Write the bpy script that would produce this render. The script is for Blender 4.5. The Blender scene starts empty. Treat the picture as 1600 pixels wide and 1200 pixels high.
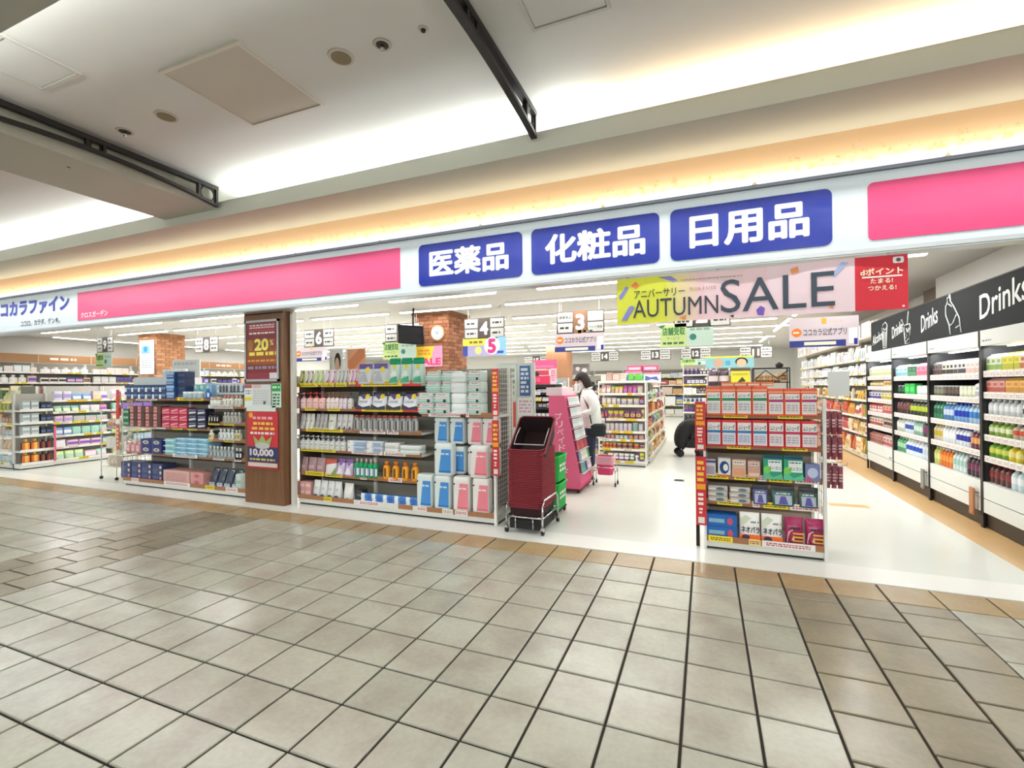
import bpy, math, random
from mathutils import Matrix, Vector
S = bpy.context.scene
COL = S.collection
PI = math.pi
rnd = random.Random(7)

# ---------------------------------------------------------------- camera, world, exposure
def Rz(a): return Matrix.Rotation(a, 3, 'Z')
cam_d = bpy.data.cameras.new('camera'); cam_d.sensor_width = 36; cam_d.lens = 744.5/1600*36; cam_d.clip_start = .05
cam = bpy.data.objects.new('camera', cam_d); COL.objects.link(cam); S.camera = cam
_r = Rz(.386) @ Matrix.Rotation(.0042, 3, 'X') @ Matrix.Rotation(.0087, 3, 'Y')
_m = Matrix((_r.col[0], _r.col[2], -_r.col[1])).transposed().to_4x4()
_m.translation = (0, -4.1094, 1.42506); cam.matrix_world = _m
S.view_settings.view_transform = 'Standard'; S.view_settings.look = 'None'
S.view_settings.gamma = 1; S.view_settings.use_curve_mapping = False
S.view_settings.exposure = 0.06
W = bpy.data.worlds.new('mall'); S.world = W; W.use_nodes = True
W.node_tree.nodes['Background'].inputs[0].default_value = (.93, 1, 1, 1)
W.node_tree.nodes['Background'].inputs[1].default_value = .7

def area(name, loc, sx, sy, power, col=(1, 1, 1), rot=(0, 0, 0), spread=PI):
    d = bpy.data.lights.new(name, 'AREA'); d.shape = 'RECTANGLE'; d.size = sx; d.size_y = sy
    d.energy = power; d.color = col; d.spread = spread
    o = bpy.data.objects.new(name, d); o.location = loc; o.rotation_euler = rot; COL.objects.link(o); return o
WHITE = (.98, 1, .98); WARM = (1, .72, .47)
COVE, SHOP = 20.0, 9.0
# cove lamps lying in the trough behind the lip of the long bulkhead, shining up
for x0, x1, c in ((-14, -9.9, WHITE), (-9.9, -5.6, WHITE), (-4.7, -2.6, WHITE), (-2.6, -.75, WHITE), (-.6, 1.5, WARM), (1.5, 4, WARM)):
    area('cove_lamp', ((x0+x1)/2, -.36, 3.392), x1-x0-.06, .05, COVE*(x1-x0)*(.5 if c is WARM else .8), c, (PI, 0, 0))
# the same cove on the walkway's other bulkhead
for x0, x1 in ((-14, -5.6), (-4.7, 2), (2.2, 8)):
    area('cove_lamp', ((x0+x1)/2, -3.05, 3.392), x1-x0, .05, COVE*.75*(x1-x0), WHITE, (PI, 0, 0))
# unseen fill lights added over the walkway behind the camera
for x in (-9, -4, 1.5, 6):
    area('walkway_fill', (x, -5.6, 3.59), 1.2, 1.2, 30, (.95, 1, 1))
# added fill light across the walkway, lighting goods and sign from the front
area('opposite_fill', (-3.5, -8.25, 2.9), 17.5, .05, 350, (.95, 1, 1), (1.0, 0, 0))
# hidden lamps over the fascia washing the papered wall
area('wall_washer', (-4.5, -.03, 2.992), 17.5, .02, 33, (1, .90, .74), (PI-.45, 0, 0))
area('fascia_lamp', (-4.5, -.24, 2.95), 17.5, .03, 115, (.96, 1, 1), (-.45, 0, 0))


# ---------------------------------------------------------------- helpers
def hx(h):
    h = h.lstrip('#'); r = [int(h[i:i+2], 16)/255 for i in (0, 2, 4)]
    return tuple(c/12.92 if c <= .04045 else ((c+.055)/1.055)**2.4 for c in r)
C = lambda c: hx(c) if isinstance(c, str) else c
_mats = {}
def mat(name, col=None, rough=.5, metal=0, emit=0, noise=0, scale=8, bump=0, attr=False, ecol=None):
    if name in _mats: return _mats[name]
    m = bpy.data.materials.new(name); m.use_nodes = True; nt = m.node_tree; b = nt.nodes['Principled BSDF']
    b.inputs['Roughness'].default_value = rough; b.inputs['Metallic'].default_value = metal
    if attr:
        a = nt.nodes.new('ShaderNodeAttribute'); a.attribute_name = 'Col'; nt.links.new(a.outputs['Color'], b.inputs['Base Color'])
    elif col is not None:
        b.inputs['Base Color'].default_value = (*C(col), 1)
    if noise or bump:
        tc = nt.nodes.new('ShaderNodeTexCoord'); n = nt.nodes.new('ShaderNodeTexNoise'); n.inputs['Scale'].default_value = scale; n.inputs['Detail'].default_value = 4
        nt.links.new(tc.outputs['Object'], n.inputs['Vector'])
        if noise and not attr:
            mx = nt.nodes.new('ShaderNodeMix'); mx.data_type = 'RGBA'
            c = C(col); mx.inputs[6].default_value = (*[x*(1-noise) for x in c], 1); mx.inputs[7].default_value = (*[min(1, x*(1+noise)) for x in c], 1)
            nt.links.new(n.outputs['Fac'], mx.inputs[0]); nt.links.new(mx.outputs[2], b.inputs['Base Color'])
        if bump:
            bp = nt.nodes.new('ShaderNodeBump'); bp.inputs['Strength'].default_value = bump; bp.inputs['Distance'].default_value = .01
            nt.links.new(n.outputs['Fac'], bp.inputs['Height']); nt.links.new(bp.outputs['Normal'], b.inputs['Normal'])
    if emit:
        b.inputs['Emission Color'].default_value = (*C(ecol or col), 1); b.inputs['Emission Strength'].default_value = emit
    _mats[name] = m; return m
PRINT = mat('printed surface', rough=.42, attr=True)
GLOSS = mat('glossy plastic', rough=.22, attr=True)
MATTE = mat('matte surface', rough=.75, attr=True)
CHROME = mat('chromed steel', '#c9cacb', .22, 1)

_txt = {}
def text_geo(s, bold):
    k = s
    if k not in _txt:
        c = bpy.data.curves.new('t', 'FONT'); c.body = s; c.size = 1; c.resolution_u = 3
        o = bpy.data.objects.new('t', c); m = o.to_mesh()
        vs = [tuple(v.co) for v in m.vertices]; fs = [tuple(p.vertices) for p in m.polygons]
        o.to_mesh_clear(); bpy.data.objects.remove(o); bpy.data.curves.remove(c)
        xs = [v[0] for v in vs] or [0, 1]; ys = [v[1] for v in vs] or [0, 1]
        _txt[k] = (vs, fs, min(xs), max(xs), min(ys), max(ys))
    return _txt[k]

class MB:
    def __init__(s): s.v = []; s.f = []; s.c = []; s.sm = []
    def add(s, vs, fs, col, sm=False):
        n = len(s.v); s.v += vs; col = C(col)
        for f in fs: s.f.append(tuple(i+n for i in f)); s.c.append(col); s.sm.append(sm)
        return s
    def box(s, x0, x1, y0, y1, z0, z1, col='#ffffff'):
        return s.add([(x0,y0,z0),(x1,y0,z0),(x1,y1,z0),(x0,y1,z0),(x0,y0,z1),(x1,y0,z1),(x1,y1,z1),(x0,y1,z1)],
              [(0,3,2,1),(4,5,6,7),(0,1,5,4),(1,2,6,5),(2,3,7,6),(3,0,4,7)], col)
    def bbox(s, x0, x1, y0, y1, z0, z1, b, col='#ffffff'):    # box with chamfered edges
        b = min(b, (x1-x0)*.45, (y1-y0)*.45, (z1-z0)*.45)
        def ring(i, z): return [(x0+i,y0+i+b,z),(x0+i+b,y0+i,z),(x1-i-b,y0+i,z),(x1-i,y0+i+b,z),(x1-i,y1-i-b,z),(x1-i-b,y1-i,z),(x0+i+b,y1-i,z),(x0+i,y1-i-b,z)]
        return s.loft([ring(b*.7, z0), ring(0, z0+b), ring(0, z1-b), ring(b*.7, z1)], col)
    def loft(s, rings, col, sm=False, cap0=True, cap1=True):   # col: one colour or one per band
        n = len(rings[0]); k = len(rings); base = len(s.v)
        for r in rings: s.v += r
        cols = col if isinstance(col, list) else [col]*(k-1)
        for j in range(k-1):
            cc = C(cols[j])
            for i in range(n):
                a = base+j*n+i; b = base+j*n+(i+1) % n
                s.f.append((a, b, b+n, a+n)); s.c.append(cc); s.sm.append(sm)
        if cap0: s.f.append(tuple(base+i for i in range(n-1, -1, -1))); s.c.append(C(cols[0])); s.sm.append(False)
        if cap1: s.f.append(tuple(base+(k-1)*n+i for i in range(n))); s.c.append(C(cols[-1])); s.sm.append(False)
        return s
    def lathe(s, prof, n, col, sx=1, sy=1, cx=0, cy=0, p=2.0):
        rings = []
        for r, z in prof:
            ring = []
            for i in range(n):
                a = 2*PI*i/n+PI/n; ca, sa = math.cos(a), math.sin(a)
                x = math.copysign(abs(ca)**(2/p), ca); y = math.copysign(abs(sa)**(2/p), sa)
                ring.append((cx+x*r*sx, cy+y*r*sy, z))
            rings.append(ring)
        return s.loft(rings, col, True)
    def tube(s, pts, r, n=6, col='#cccccc'):
        pts = [Vector(p) for p in pts]; rings = []
        for i, p in enumerate(pts):
            d = (pts[min(i+1, len(pts)-1)]-pts[max(i-1, 0)]).normalized()
            u = d.cross(Vector((0, 0, 1)) if abs(d.z) < .9 else Vector((1, 0, 0))).normalized(); w = d.cross(u)
            rr = r[i] if isinstance(r, (list, tuple)) else r
            rings.append([tuple(p+(u*math.cos(2*PI*k/n)+w*math.sin(2*PI*k/n))*-rr) for k in range(n)])
        return s.loft(rings, col, True)
    def decal(s, x0, x1, z0, z1, y, col):
        return s.add([(x0,y,z0),(x1,y,z0),(x1,y,z1),(x0,y,z1)], [(0,1,2,3)], col)
    def poly(s, pts, y, col):     # polygon facing -Y
        return s.add([(x, y, z) for x, z in pts], [tuple(range(len(pts)))], col)
    def disc(s, cx, cz, r, y, col, rz=None, n=16):
        return s.poly([(cx+r*math.cos(2*PI*i/n), cz+(rz or r)*math.sin(2*PI*i/n)) for i in range(n)], y, col)
    def text(s, t, x0, x1, z0, z1, y, col, bold=0.0, keep=False):
        vs, fs, a0, a1, b0, b1 = text_geo(t, bold)
        a0 -= bold; a1 += bold; b0 -= bold; b1 += bold
        kx = (x1-x0)/max(a1-a0, 1e-6); kz = (z1-z0)/max(b1-b0, 1e-6); ox, oz = x0, z0
        if keep:
            k = min(kx, kz); ox = (x0+x1)/2-(a1-a0)*k/2; oz = (z0+z1)/2-(b1-b0)*k/2; kx = kz = k
        n = 0 if bold < .008 else 6 if bold < .018 else 10      # heavier weight: the strokes widened all round
        for i in range(max(n, 1)):
            dx, dz = (bold*math.cos(2*PI*i/n), bold*math.sin(2*PI*i/n)) if n else (0, 0)
            s.add([(ox+(v[0]+dx-a0)*kx, y-.00001*i, oz+(v[1]+dz-b0)*kz) for v in vs], fs, col)
        return s
    def bars(s, x0, x1, z0, z1, y, col, rows=2, seed=0):        # rows of unreadably small print
        r = random.Random(seed); h = (z1-z0)/rows
        for i in range(rows):
            x = x0; zz = z0+h*i
            while x < x1-.25*h:
                w = min(h*r.uniform(.6, 2.2), x1-x); s.decal(x, x+w*.85, zz+h*.2, zz+h*.8, y, col); x += w+h*.15
        return s
    def xf(s, M):
        s.v = [tuple(M @ Vector(p)) for p in s.v]; return s
    def join(s, o, M=None):
        n = len(s.v); s.v += [tuple(M @ Vector(p)) for p in o.v] if M else o.v
        s.f += [tuple(i+n for i in f) for f in o.f]; s.c += o.c; s.sm += o.sm; return s
    def mesh(s, name, m):
        me = bpy.data.meshes.new(name); me.from_pydata(s.v, [], s.f)
        me.polygons.foreach_set('use_smooth', s.sm)
        at = me.color_attributes.new('Col', 'FLOAT_COLOR', 'CORNER'); arr = []
        for f, c in zip(s.f, s.c): arr += [c[0], c[1], c[2], 1.0]*len(f)
        at.data.foreach_set('color', arr)
        me.materials.append(m); me.update(); return me
    def build(s, name, m=None, parent=None, loc=None, rot=0):
        o = bpy.data.objects.new(name, s.mesh(name, m or PRINT)); COL.objects.link(o)
        if loc is not None: o.location = loc
        if rot: o.rotation_euler = (0, 0, rot)
        if parent: o.parent = parent
        return o
def tag(o, label, cat, group=None):
    o['label'] = label; o['category'] = cat
    if group: o['group'] = group
    return o
def thing(name, label, cat, loc=(0,0,0), rot=0, group=None):
    o = bpy.data.objects.new(name, None); o.empty_display_size = .1; COL.objects.link(o)
    o.location = loc; o.rotation_euler = (0, 0, rot); return tag(o, label, cat, group)
def struct(name, mb, m=None, parent=None):
    o = mb.build(name, m, parent)
    if not parent: o['kind'] = 'structure'
    return o
def clone(o, parent=None):
    c = o.copy(); COL.objects.link(c)
    if parent: c.parent = parent
    for k in list(o.children): clone(k, c)
    return c

# ---------------------------------------------------------------- the setting
CEIL, SOF = 3.6, 3.264
wallpaint = mat('bulkhead paint', '#b8b7a9', .8, noise=.02, scale=3)
ceilpaint = mat('ceiling paint', '#e3e4df', .85, noise=.015, scale=2)
struct('ceiling', MB().box(-16, 5, -2.95, .3, CEIL, CEIL+.05), ceilpaint)
struct('ceiling', MB().box(-16, 8, -9, -3.55, CEIL, CEIL+.05), ceilpaint)
o = struct('trim_1', MB().box(-16, 5, -.52, .02, SOF, SOF+.03).box(-16, 5, -.56, -.52, SOF, 3.425), wallpaint)
o = struct('trim_2', MB().box(-16, 8, -3.56, -2.87, SOF, SOF+.03).box(-16, 8, -2.87, -2.83, SOF, 3.43).box(-16, 8, -3.6, -3.56, SOF, CEIL), wallpaint)
struct('ceiling', MB().box(-16, 8, -3.55, -2.95, CEIL, CEIL+.05), ceilpaint)
struct('trim_3', MB().box(-5.70, -4.86, -2.9, -.561, 3.355, CEIL), wallpaint)
# unseen shell of a shop across the walkway, added to bounce light
struct('wall_back', MB().box(-16, 8, -11.6, -11.5, 0, 3), wallpaint)
struct('ceiling', MB().box(-16, 8, -11.6, -8.6, 2.95, 3.0), ceilpaint)
struct('wall_back', MB().box(-16, 8, -8.6, -8.5, 2.36, 3.6), wallpaint)
# papered wall over the fascia
pm = mat('papered wall', '#d8b184', .8); nt = pm.node_tree; b = nt.nodes['Principled BSDF']
tc = nt.nodes.new('ShaderNodeTexCoord'); sp = nt.nodes.new('ShaderNodeSeparateXYZ'); nt.links.new(tc.outputs['Object'], sp.inputs[0])
n1 = nt.nodes.new('ShaderNodeTexNoise'); n1.inputs['Scale'].default_value = 26; n1.inputs['Detail'].default_value = 6; n1.inputs['Roughness'].default_value = .7
nt.links.new(tc.outputs['Object'], n1.inputs['Vector'])
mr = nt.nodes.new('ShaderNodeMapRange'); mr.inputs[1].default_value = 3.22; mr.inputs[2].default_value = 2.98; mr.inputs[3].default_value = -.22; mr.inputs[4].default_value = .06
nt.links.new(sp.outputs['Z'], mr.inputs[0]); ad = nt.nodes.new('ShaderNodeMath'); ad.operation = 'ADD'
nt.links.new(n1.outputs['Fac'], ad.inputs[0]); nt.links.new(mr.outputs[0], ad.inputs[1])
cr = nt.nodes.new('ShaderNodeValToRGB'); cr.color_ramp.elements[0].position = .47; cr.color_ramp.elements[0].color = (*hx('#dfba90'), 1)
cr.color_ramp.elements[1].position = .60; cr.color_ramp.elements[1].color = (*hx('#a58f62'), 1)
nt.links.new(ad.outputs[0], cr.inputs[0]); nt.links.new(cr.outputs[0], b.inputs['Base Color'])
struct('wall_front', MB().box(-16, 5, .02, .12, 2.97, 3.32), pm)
# shop shell
shopceil = mat('shop ceiling board', '#d6d2cb', .8, noise=.015, scale=4)
SC = 2.9
struct('ceiling', MB().box(-17.6, 3.6, .14, 19, SC, SC+.06), shopceil)
white = mat('white wall paint', '#e6e4de', .7, noise=.01, scale=2)
struct('wall_left', MB().box(-17.6, -17.45, .1, 19, 0, SC), white)
struct('wall_back', MB().box(-17.6, 3.6, 18.6, 18.8, 0, SC), white)
struct('wall_right', MB().box(3.42, 3.6, .02, 19, 0, SC), white)
struct('wall_right', MB().box(3.05, 3.42, .02, 4.45, 2.05, SC).box(2.6, 3.42, .02, .35, 0, SC), white)
struct('wall_right', MB().box(3.3, 3.42, 4.45, 5.6, 2.0, SC), mat('dark recess board', '#8a7c70', .8))
# shop floor
vm = mat('white vinyl floor', '#dfe1d9', .22, noise=.02, scale=1.2)
struct('floor', MB().box(-17.6, 3.6, .33, 19, -.05, 0), vm)
struct('trim_4', MB().box(-17.6, 3.6, 0, .33, -.05, .0008), mat('white threshold strip', '#efeee8', .25, noise=.01, scale=2))
struct('trim_5', MB().box(2.2, 3.4, .6, 12, -.03, .0012), mat('tan floor border', '#d9b27c', .3, noise=.06, scale=3))
# mall floor: grout bed and single tiles
grout = mat('dark grout', '#2c251d', .9, noise=.2, scale=30)
fl = struct('floor', MB().box(-16, 6, -11.6, 0, -.05, -.009), grout)
def tile_mat(name, base, amb):
    m = mat(name, base, .24); nt = m.node_tree; b = nt.nodes['Principled BSDF']
    g = nt.nodes.new('ShaderNodeNewGeometry'); oi = nt.nodes.new('ShaderNodeObjectInfo')
    n = nt.nodes.new('ShaderNodeTexNoise'); n.inputs['Scale'].default_value = 3.4; n.inputs['Detail'].default_value = 6
    n2 = nt.nodes.new('ShaderNodeTexNoise'); n2.inputs['Scale'].default_value = 38; n2.inputs['Detail'].default_value = 3
    nt.links.new(g.outputs['Position'], n.inputs['Vector']); nt.links.new(g.outputs['Position'], n2.inputs['Vector'])
    m1 = nt.nodes.new('ShaderNodeMix'); m1.data_type = 'RGBA'; m1.inputs[6].default_value = (*hx(base), 1); m1.inputs[7].default_value = (*hx(amb), 1)
    r = nt.nodes.new('ShaderNodeMapRange'); r.inputs[1].default_value = .4; r.inputs[2].default_value = .66; nt.links.new(n.outputs['Fac'], r.inputs[0]); nt.links.new(r.outputs[0], m1.inputs[0])
    m2 = nt.nodes.new('ShaderNodeMix'); m2.data_type = 'RGBA'; m2.blend_type = 'MULTIPLY'; m2.inputs[0].default_value = 1
    r2 = nt.nodes.new('ShaderNodeMapRange'); r2.inputs[3].default_value = .86; r2.inputs[4].default_value = 1.1
    nt.links.new(n2.outputs['Fac'], r2.inputs[0])
    mu = nt.nodes.new('ShaderNodeMath'); mu.operation = 'MULTIPLY'
    r3 = nt.nodes.new('ShaderNodeMapRange'); r3.inputs[3].default_value = .9; r3.inputs[4].default_value = 1.07
    at = nt.nodes.new('ShaderNodeAttribute'); at.attribute_name = 'Col'
    ad = nt.nodes.new('ShaderNodeMath'); ad.operation = 'FRACT'; a2 = nt.nodes.new('ShaderNodeMath'); a2.operation = 'ADD'
    nt.links.new(oi.outputs['Random'], a2.inputs[0]); nt.links.new(at.outputs['Fac'], a2.inputs[1]); nt.links.new(a2.outputs[0], ad.inputs[0])
    nt.links.new(ad.outputs[0], r3.inputs[0]); nt.links.new(r2.outputs[0], mu.inputs[0]); nt.links.new(r3.outputs[0], mu.inputs[1])
    nt.links.new(m1.outputs[2], m2.inputs[6]); nt.links.new(mu.outputs[0], m2.inputs[7]); nt.links.new(m2.outputs[2], b.inputs['Base Color'])
    bp = nt.nodes.new('ShaderNodeBump'); bp.inputs['Strength'].default_value = .15; bp.inputs['Distance'].default_value = .004
    nt.links.new(n2.outputs['Fac'], bp.inputs['Height']); nt.links.new(bp.outputs['Normal'], b.inputs['Normal'])
    return m
TL = tile_mat('pale stone tile', '#b6b4a4', '#a8a193'); TB = tile_mat('brown stone tile', '#958a72', '#877d69'); TT = tile_mat('tan edge tile', '#b29a72', '#a88c66')
OX = -.7063
cols = []                               # (x0, x1, kind): l light, h brown half-offset, i brown in line
x = 1.40
while x < 4.5: cols.append((x, x+.3, 'l')); x += .3
for a, k in ((.494, 'h'), (.797, 'i'), (1.10, 'h')): cols.append((a, a+.303, k))
for k in range(4): cols.append((OX+.3*k, OX+.3*(k+1), 'l'))
cols.append((OX-.228, OX, 'l')); c1 = OX-.228
for k in range(12): cols.append((c1-.3*(k+1), c1-.3*k, 'l'))
x = c1-3.6
for k in 'hih': cols.append((x-.303, x, k)); x -= .303
while x > -15.5: cols.append((x-.3, x, 'l')); x -= .3
tiles = []
def rowy(r): return (r-7.024)*.3
for x0, x1, k in cols:
    tiles.append((x0, x1, rowy(6), -.002, TT))
    off = .5 if k == 'h' else 0
    ys = [rowy(6)] + [rowy(r+off) for r in range(5, -7, -1)]
    for a, b in zip(ys[1:], ys[:-1]): tiles.append((x0, x1, a, b, TL if k == 'l' else TB))
def big(t):
    x, y = (t[0]+t[1])/2, (t[2]+t[3])/2+4.11
    d = x*-.3765+y*.9264; s = x*.9264+y*.3765
    if d < 1.2 or abs(s/d) > 1.2: return 0
    return 1/d**3
tiles.sort(key=big, reverse=True)
_tm = {}
def tile_mb(x0, x1, y0, y1, cx, cy, dz):
    g = .0062; w, h = (x1-x0)/2-g, (y1-y0)/2-g; e = .004
    return MB().add([(cx-w,cy-h,-.02),(cx+w,cy-h,-.02),(cx+w,cy+h,-.02),(cx-w,cy+h,-.02),(cx-w,cy-h,dz-.0025),(cx+w,cy-h,dz-.0025),(cx+w,cy+h,dz-.0025),(cx-w,cy+h,dz-.0025),
        (cx-w+e,cy-h+e,dz),(cx+w-e,cy-h+e,dz),(cx+w-e,cy+h-e,dz),(cx-w+e,cy+h-e,dz)],
        [(0,1,5,4),(1,2,6,5),(2,3,7,6),(3,0,4,7),(4,5,9,8),(5,6,10,9),(6,7,11,10),(7,4,8,11),(8,9,10,11)], (rnd.random(),)*3)
rest = MB(); restB = MB(); restT = MB()
for i, (x0, x1, y0, y1, m) in enumerate(tiles):
    dz = rnd.uniform(-.0015, 0)
    if i < 298 and big((x0, x1, y0, y1)) > 0:
        key = (round(x1-x0, 3), round(y1-y0, 3), m.name)
        if key not in _tm: _tm[key] = tile_mb(x0, x1, y0, y1, 0, 0, 0).mesh('tile', m)
        o = bpy.data.objects.new('tile', _tm[key]); COL.objects.link(o); o.parent = fl; o.location = ((x0+x1)/2, (y0+y1)/2, dz)
    else:
        (rest if m is TL else restB if m is TB else restT).join(tile_mb(x0, x1, y0, y1, (x0+x1)/2, (y0+y1)/2, dz))
for mb, m in ((rest, TL), (restB, TB), (restT, TT)):
    o = mb.build('tiles', m, fl); o['kind'] = 'stuff'

# ---------------------------------------------------------------- mall ceiling fittings
iron = mat('black iron', '#2b2825', .55, .3)
def truss(x, label):
    t = thing('iron_truss', label, 'ceiling truss', (x, -.6, 0))
    zt = 3.535
    L = 2.18
    def zb(y): u = (y/(L/2)-1)      # lower chord: rises to the middle of the span
    def low(s): return 3.362+.09*(1-((s-L/2)/(L/2))**2)
    P = lambda s, z: (0, -s, z)
    MB().box(-.025, .025, -L, 0, zt-.012, zt+.028).build('upper_chord', iron, t)
    m = MB(); N = 16
    for i in range(N):
        a, b = L*i/N, L*(i+1)/N
        m.add([(-.025,-a,low(a)-.012),(.025,-a,low(a)-.012),(.025,-b,low(b)-.012),(-.025,-b,low(b)-.012),(-.025,-a,low(a)+.014),(.025,-a,low(a)+.014),(.025,-b,low(b)+.014),(-.025,-b,low(b)+.014)],
          [(0,1,2,3),(7,6,5,4),(0,4,5,1),(1,5,6,2),(2,6,7,3),(3,7,4,0)], '#000000')
    m.build('lower_chord', iron, t)
    for s in (.012, .20, 1.03, 1.15, 1.98, 2.168):
        MB().box(-.02, .02, -s-.012, -s+.012, low(s), zt).build('strut', iron, t)
    for s, r in ((.106, .072), (2.074, .072), (1.09, .045)):
        z = (low(s)+zt)/2; m = MB(); n = 18; r = min(r, (zt-low(s))/2-.004)
        m.tube([(0, -s+r*math.cos(2*PI*k/n), z+r*math.sin(2*PI*k/n)) for k in range(n+1)], .009, 6)
        m.build('ring', iron, t)
truss(-4.79, 'black iron arched truss on the face of the ceiling cross beam')
truss(-1.22, 'black iron arched truss standing free under the pale ceiling')
def hatch(x0, x1, y0, y1, label, rim, pan):
    t = thing('ceiling_hatch', label, 'access panel', ((x0+x1)/2, (y0+y1)/2, CEIL))
    w, h = (x1-x0)/2, (y1-y0)/2; f = .022
    MB().box(-w, w, -h, -h+f, -.012, 0).box(-w, w, h-f, h, -.012, 0).box(-w, -w+f, -h+f, h-f, -.012, 0).box(w-f, w, -h+f, h-f, -.012, 0).build('frame', mat(*rim), t)
    MB().box(-w+f+.004, w-f-.004, -h+f+.004, h-f-.004, -.006, 0).build('panel', mat(*pan), t)
hatch(-3.45, -2.69, -2.0, -1.26, 'large square beige ceiling hatch with a bright metal frame', ('hatch frame', '#e4ded2', .4), ('hatch panel', '#cfcabc', .6))
hatch(-4.42, -3.95, -2.6, -2.19, 'small plain ceiling hatch beside the cross beam', ('hatch frame pale', '#d8d6cd', .6), ('ceiling paint',))
hatch(-.96, -.48, -1.82, -1.36, 'small plain ceiling hatch beyond the free standing truss', ('hatch frame pale', '#d8d6cd', .6), ('ceiling paint',))
for x, d in ((-2.2, 'beside the large hatch'), (-3.96, 'beside the cross beam truss')):
    t = thing('ceiling_speaker', 'round olive grey ceiling speaker '+d, 'speaker', (x, -1.63, CEIL))
    MB().lathe([(.08, -.008), (.085, 0)], 24, '#d8d0c2').build('rim', MATTE, t)
    MB().lathe([(.064, -.011), (.066, -.004)], 24, '#8f8468').build('grille', MATTE, t)
for x, d, r in ((-1.88, 'between the speaker and the small sensor', .055), (-4.51, 'nearest the cross beam truss', .06)):
    t = thing('sprinkler', 'recessed chrome sprinkler head '+d, 'sprinkler', (x, -1.62, CEIL))
    MB().lathe([(r, -.006), (r+.005, 0)], 20, '#cdc6b8').build('rim', MATTE, t)
    MB().lathe([(r*.72, -.0075), (r*.74, -.004)], 20, '#4c463d').build('cup', MATTE, t)
    MB().lathe([(.006, -.05), (.008, -.045), (.016, -.03), (.012, -.007)], 10, '#e8e4dc').build('head', CHROME, t)
for x, y, z, d in ((-1.57, -1.63, CEIL, 'near the free standing truss'), (-5.1, -1.73, 3.37, 'under the cross beam')):
    t = thing('ceiling_sensor', 'tiny round ceiling sensor '+d, 'sensor', (x, y, z))
    MB().lathe([(.03, -.005), (.034, 0)], 18, '#ddd6ca').build('rim', MATTE, t)
    MB().lathe([(.013, -.016), (.016, -.004)], 12, '#2e2a26').build('lens', MATTE, t)

# ---------------------------------------------------------------- fascia sign
fx0, fx1 = -12.4, 3.4
fa = thing('fascia_sign', 'long white shop fascia with pink and blue panels over the entrance', 'shop sign', (0, 0, 0))
panel = mat('white acrylic', '#e4edf2', .25)
MB().box(fx0, fx1, .0, .14, 2.36, 2.965).build('board', panel, fa)
MB().box(fx0, fx1, -.012, .0, 2.355, 2.385).box(fx0, fx1, .0, .14, 2.345, 2.36).build('lower_edge', mat('brushed aluminium', '#c9ccce', .35, .6), fa)
x = fx0
while x < fx1-.1:
    w = 1.16
    MB().bbox(x+.012, x+w-.012, -.085, -.035, 2.945, 2.985, .008).build('lamp_bar', mat('lamp bar housing', '#e9eef2', .25, .2, emit=1.1, ecol='#f0f6ff'), fa); x += w
MB().box(fx0, fx1, -.03, .02, 2.925, 2.95).build('lamp_rail', mat('lamp rail', '#6f7276', .4, .6), fa)
def rrect(x0, x1, z0, z1, r):
    p = []
    for cx, cz, a in ((x1-r, z0+r, -PI/2), (x1-r, z1-r, 0), (x0+r, z1-r, PI/2), (x0+r, z0+r, PI)):
        p += [(cx+r*math.cos(a+k*PI/10), cz+r*math.sin(a+k*PI/10)) for k in range(6)]
    return p
def plate(name, x0, x1, z0, z1, r, col, y0=-.006, y1=.002, m=None, parent=None):
    p = rrect(x0, x1, z0, z1, r)
    mb = MB(); mb.loft([[(x, y1, z) for x, z in p], [(x, y0, z) for x, z in p]], col)
    return mb.build(name, m or GLOSS, parent)
plate('pink_panel', -8.585, -2.9, 2.443, 2.858, .012, '#ee5f8e', parent=fa)
plate('pink_panel', 1.085, 3.3, 2.440, 2.850, .035, '#ea4a82', parent=fa)
for x0, x1, s, tx in ((-2.674, -1.555, '医薬品', (-2.55, -1.69)), (-1.465, -.342, '化粧品', (-1.335, -.455)), (-.256, .868, '日用品', (-.11, .725))):
    p = plate('blue_panel', x0, x1, 2.435, 2.852, .05, '#0c2a9c', parent=fa)
    MB().text(s, tx[0], tx[1], 2.515, 2.785, -.0075, '#eef2fb', .036).build('lettering', PRINT, p)
lt = MB()
lt.text('ココカラファイン', -11.05, -8.80, 2.615, 2.86, -.004, '#2a35a4', .05).text('ココロ、カラダ、ゲンキ。', -10.15, -9.05, 2.44, 2.535, -.004, '#4a4f60', .012)
lt.build('lettering', PRINT, fa)
MB().text('クロスガーデン', -8.50, -7.85, 2.475, 2.56, -.0075, '#ffffff', .014).build('lettering', PRINT, fa)
# shutter guides and the wooden pillar
struct('trim_6', MB().box(-4.695, -4.655, .26, .32, 0, 2.36), mat('guide rail', '#e9e6e0', .4))
struct('trim_7', MB().box(-5.43, -5.385, .26, .32, 0, 2.36), mat('guide rail'))
wd = mat('brown wood veneer', '#7d5433', .35); nt = wd.node_tree; b = nt.nodes['Principled BSDF']
tc = nt.nodes.new('ShaderNodeTexCoord'); mp = nt.nodes.new('ShaderNodeMapping'); mp.inputs['Scale'].default_value = (9, 9, .7); n = nt.nodes.new('ShaderNodeTexNoise'); n.inputs['Scale'].default_value = 3.5; n.inputs['Detail'].default_value = 5
cr = nt.nodes.new('ShaderNodeValToRGB'); cr.color_ramp.elements[0].color = (*hx('#6b4527'), 1); cr.color_ramp.elements[1].color = (*hx('#8a6040'), 1)
nt.links.new(tc.outputs['Object'], mp.inputs[0]); nt.links.new(mp.outputs[0], n.inputs['Vector']); nt.links.new(n.outputs['Fac'], cr.inputs[0]); nt.links.new(cr.outputs[0], b.inputs['Base Color'])
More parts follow.
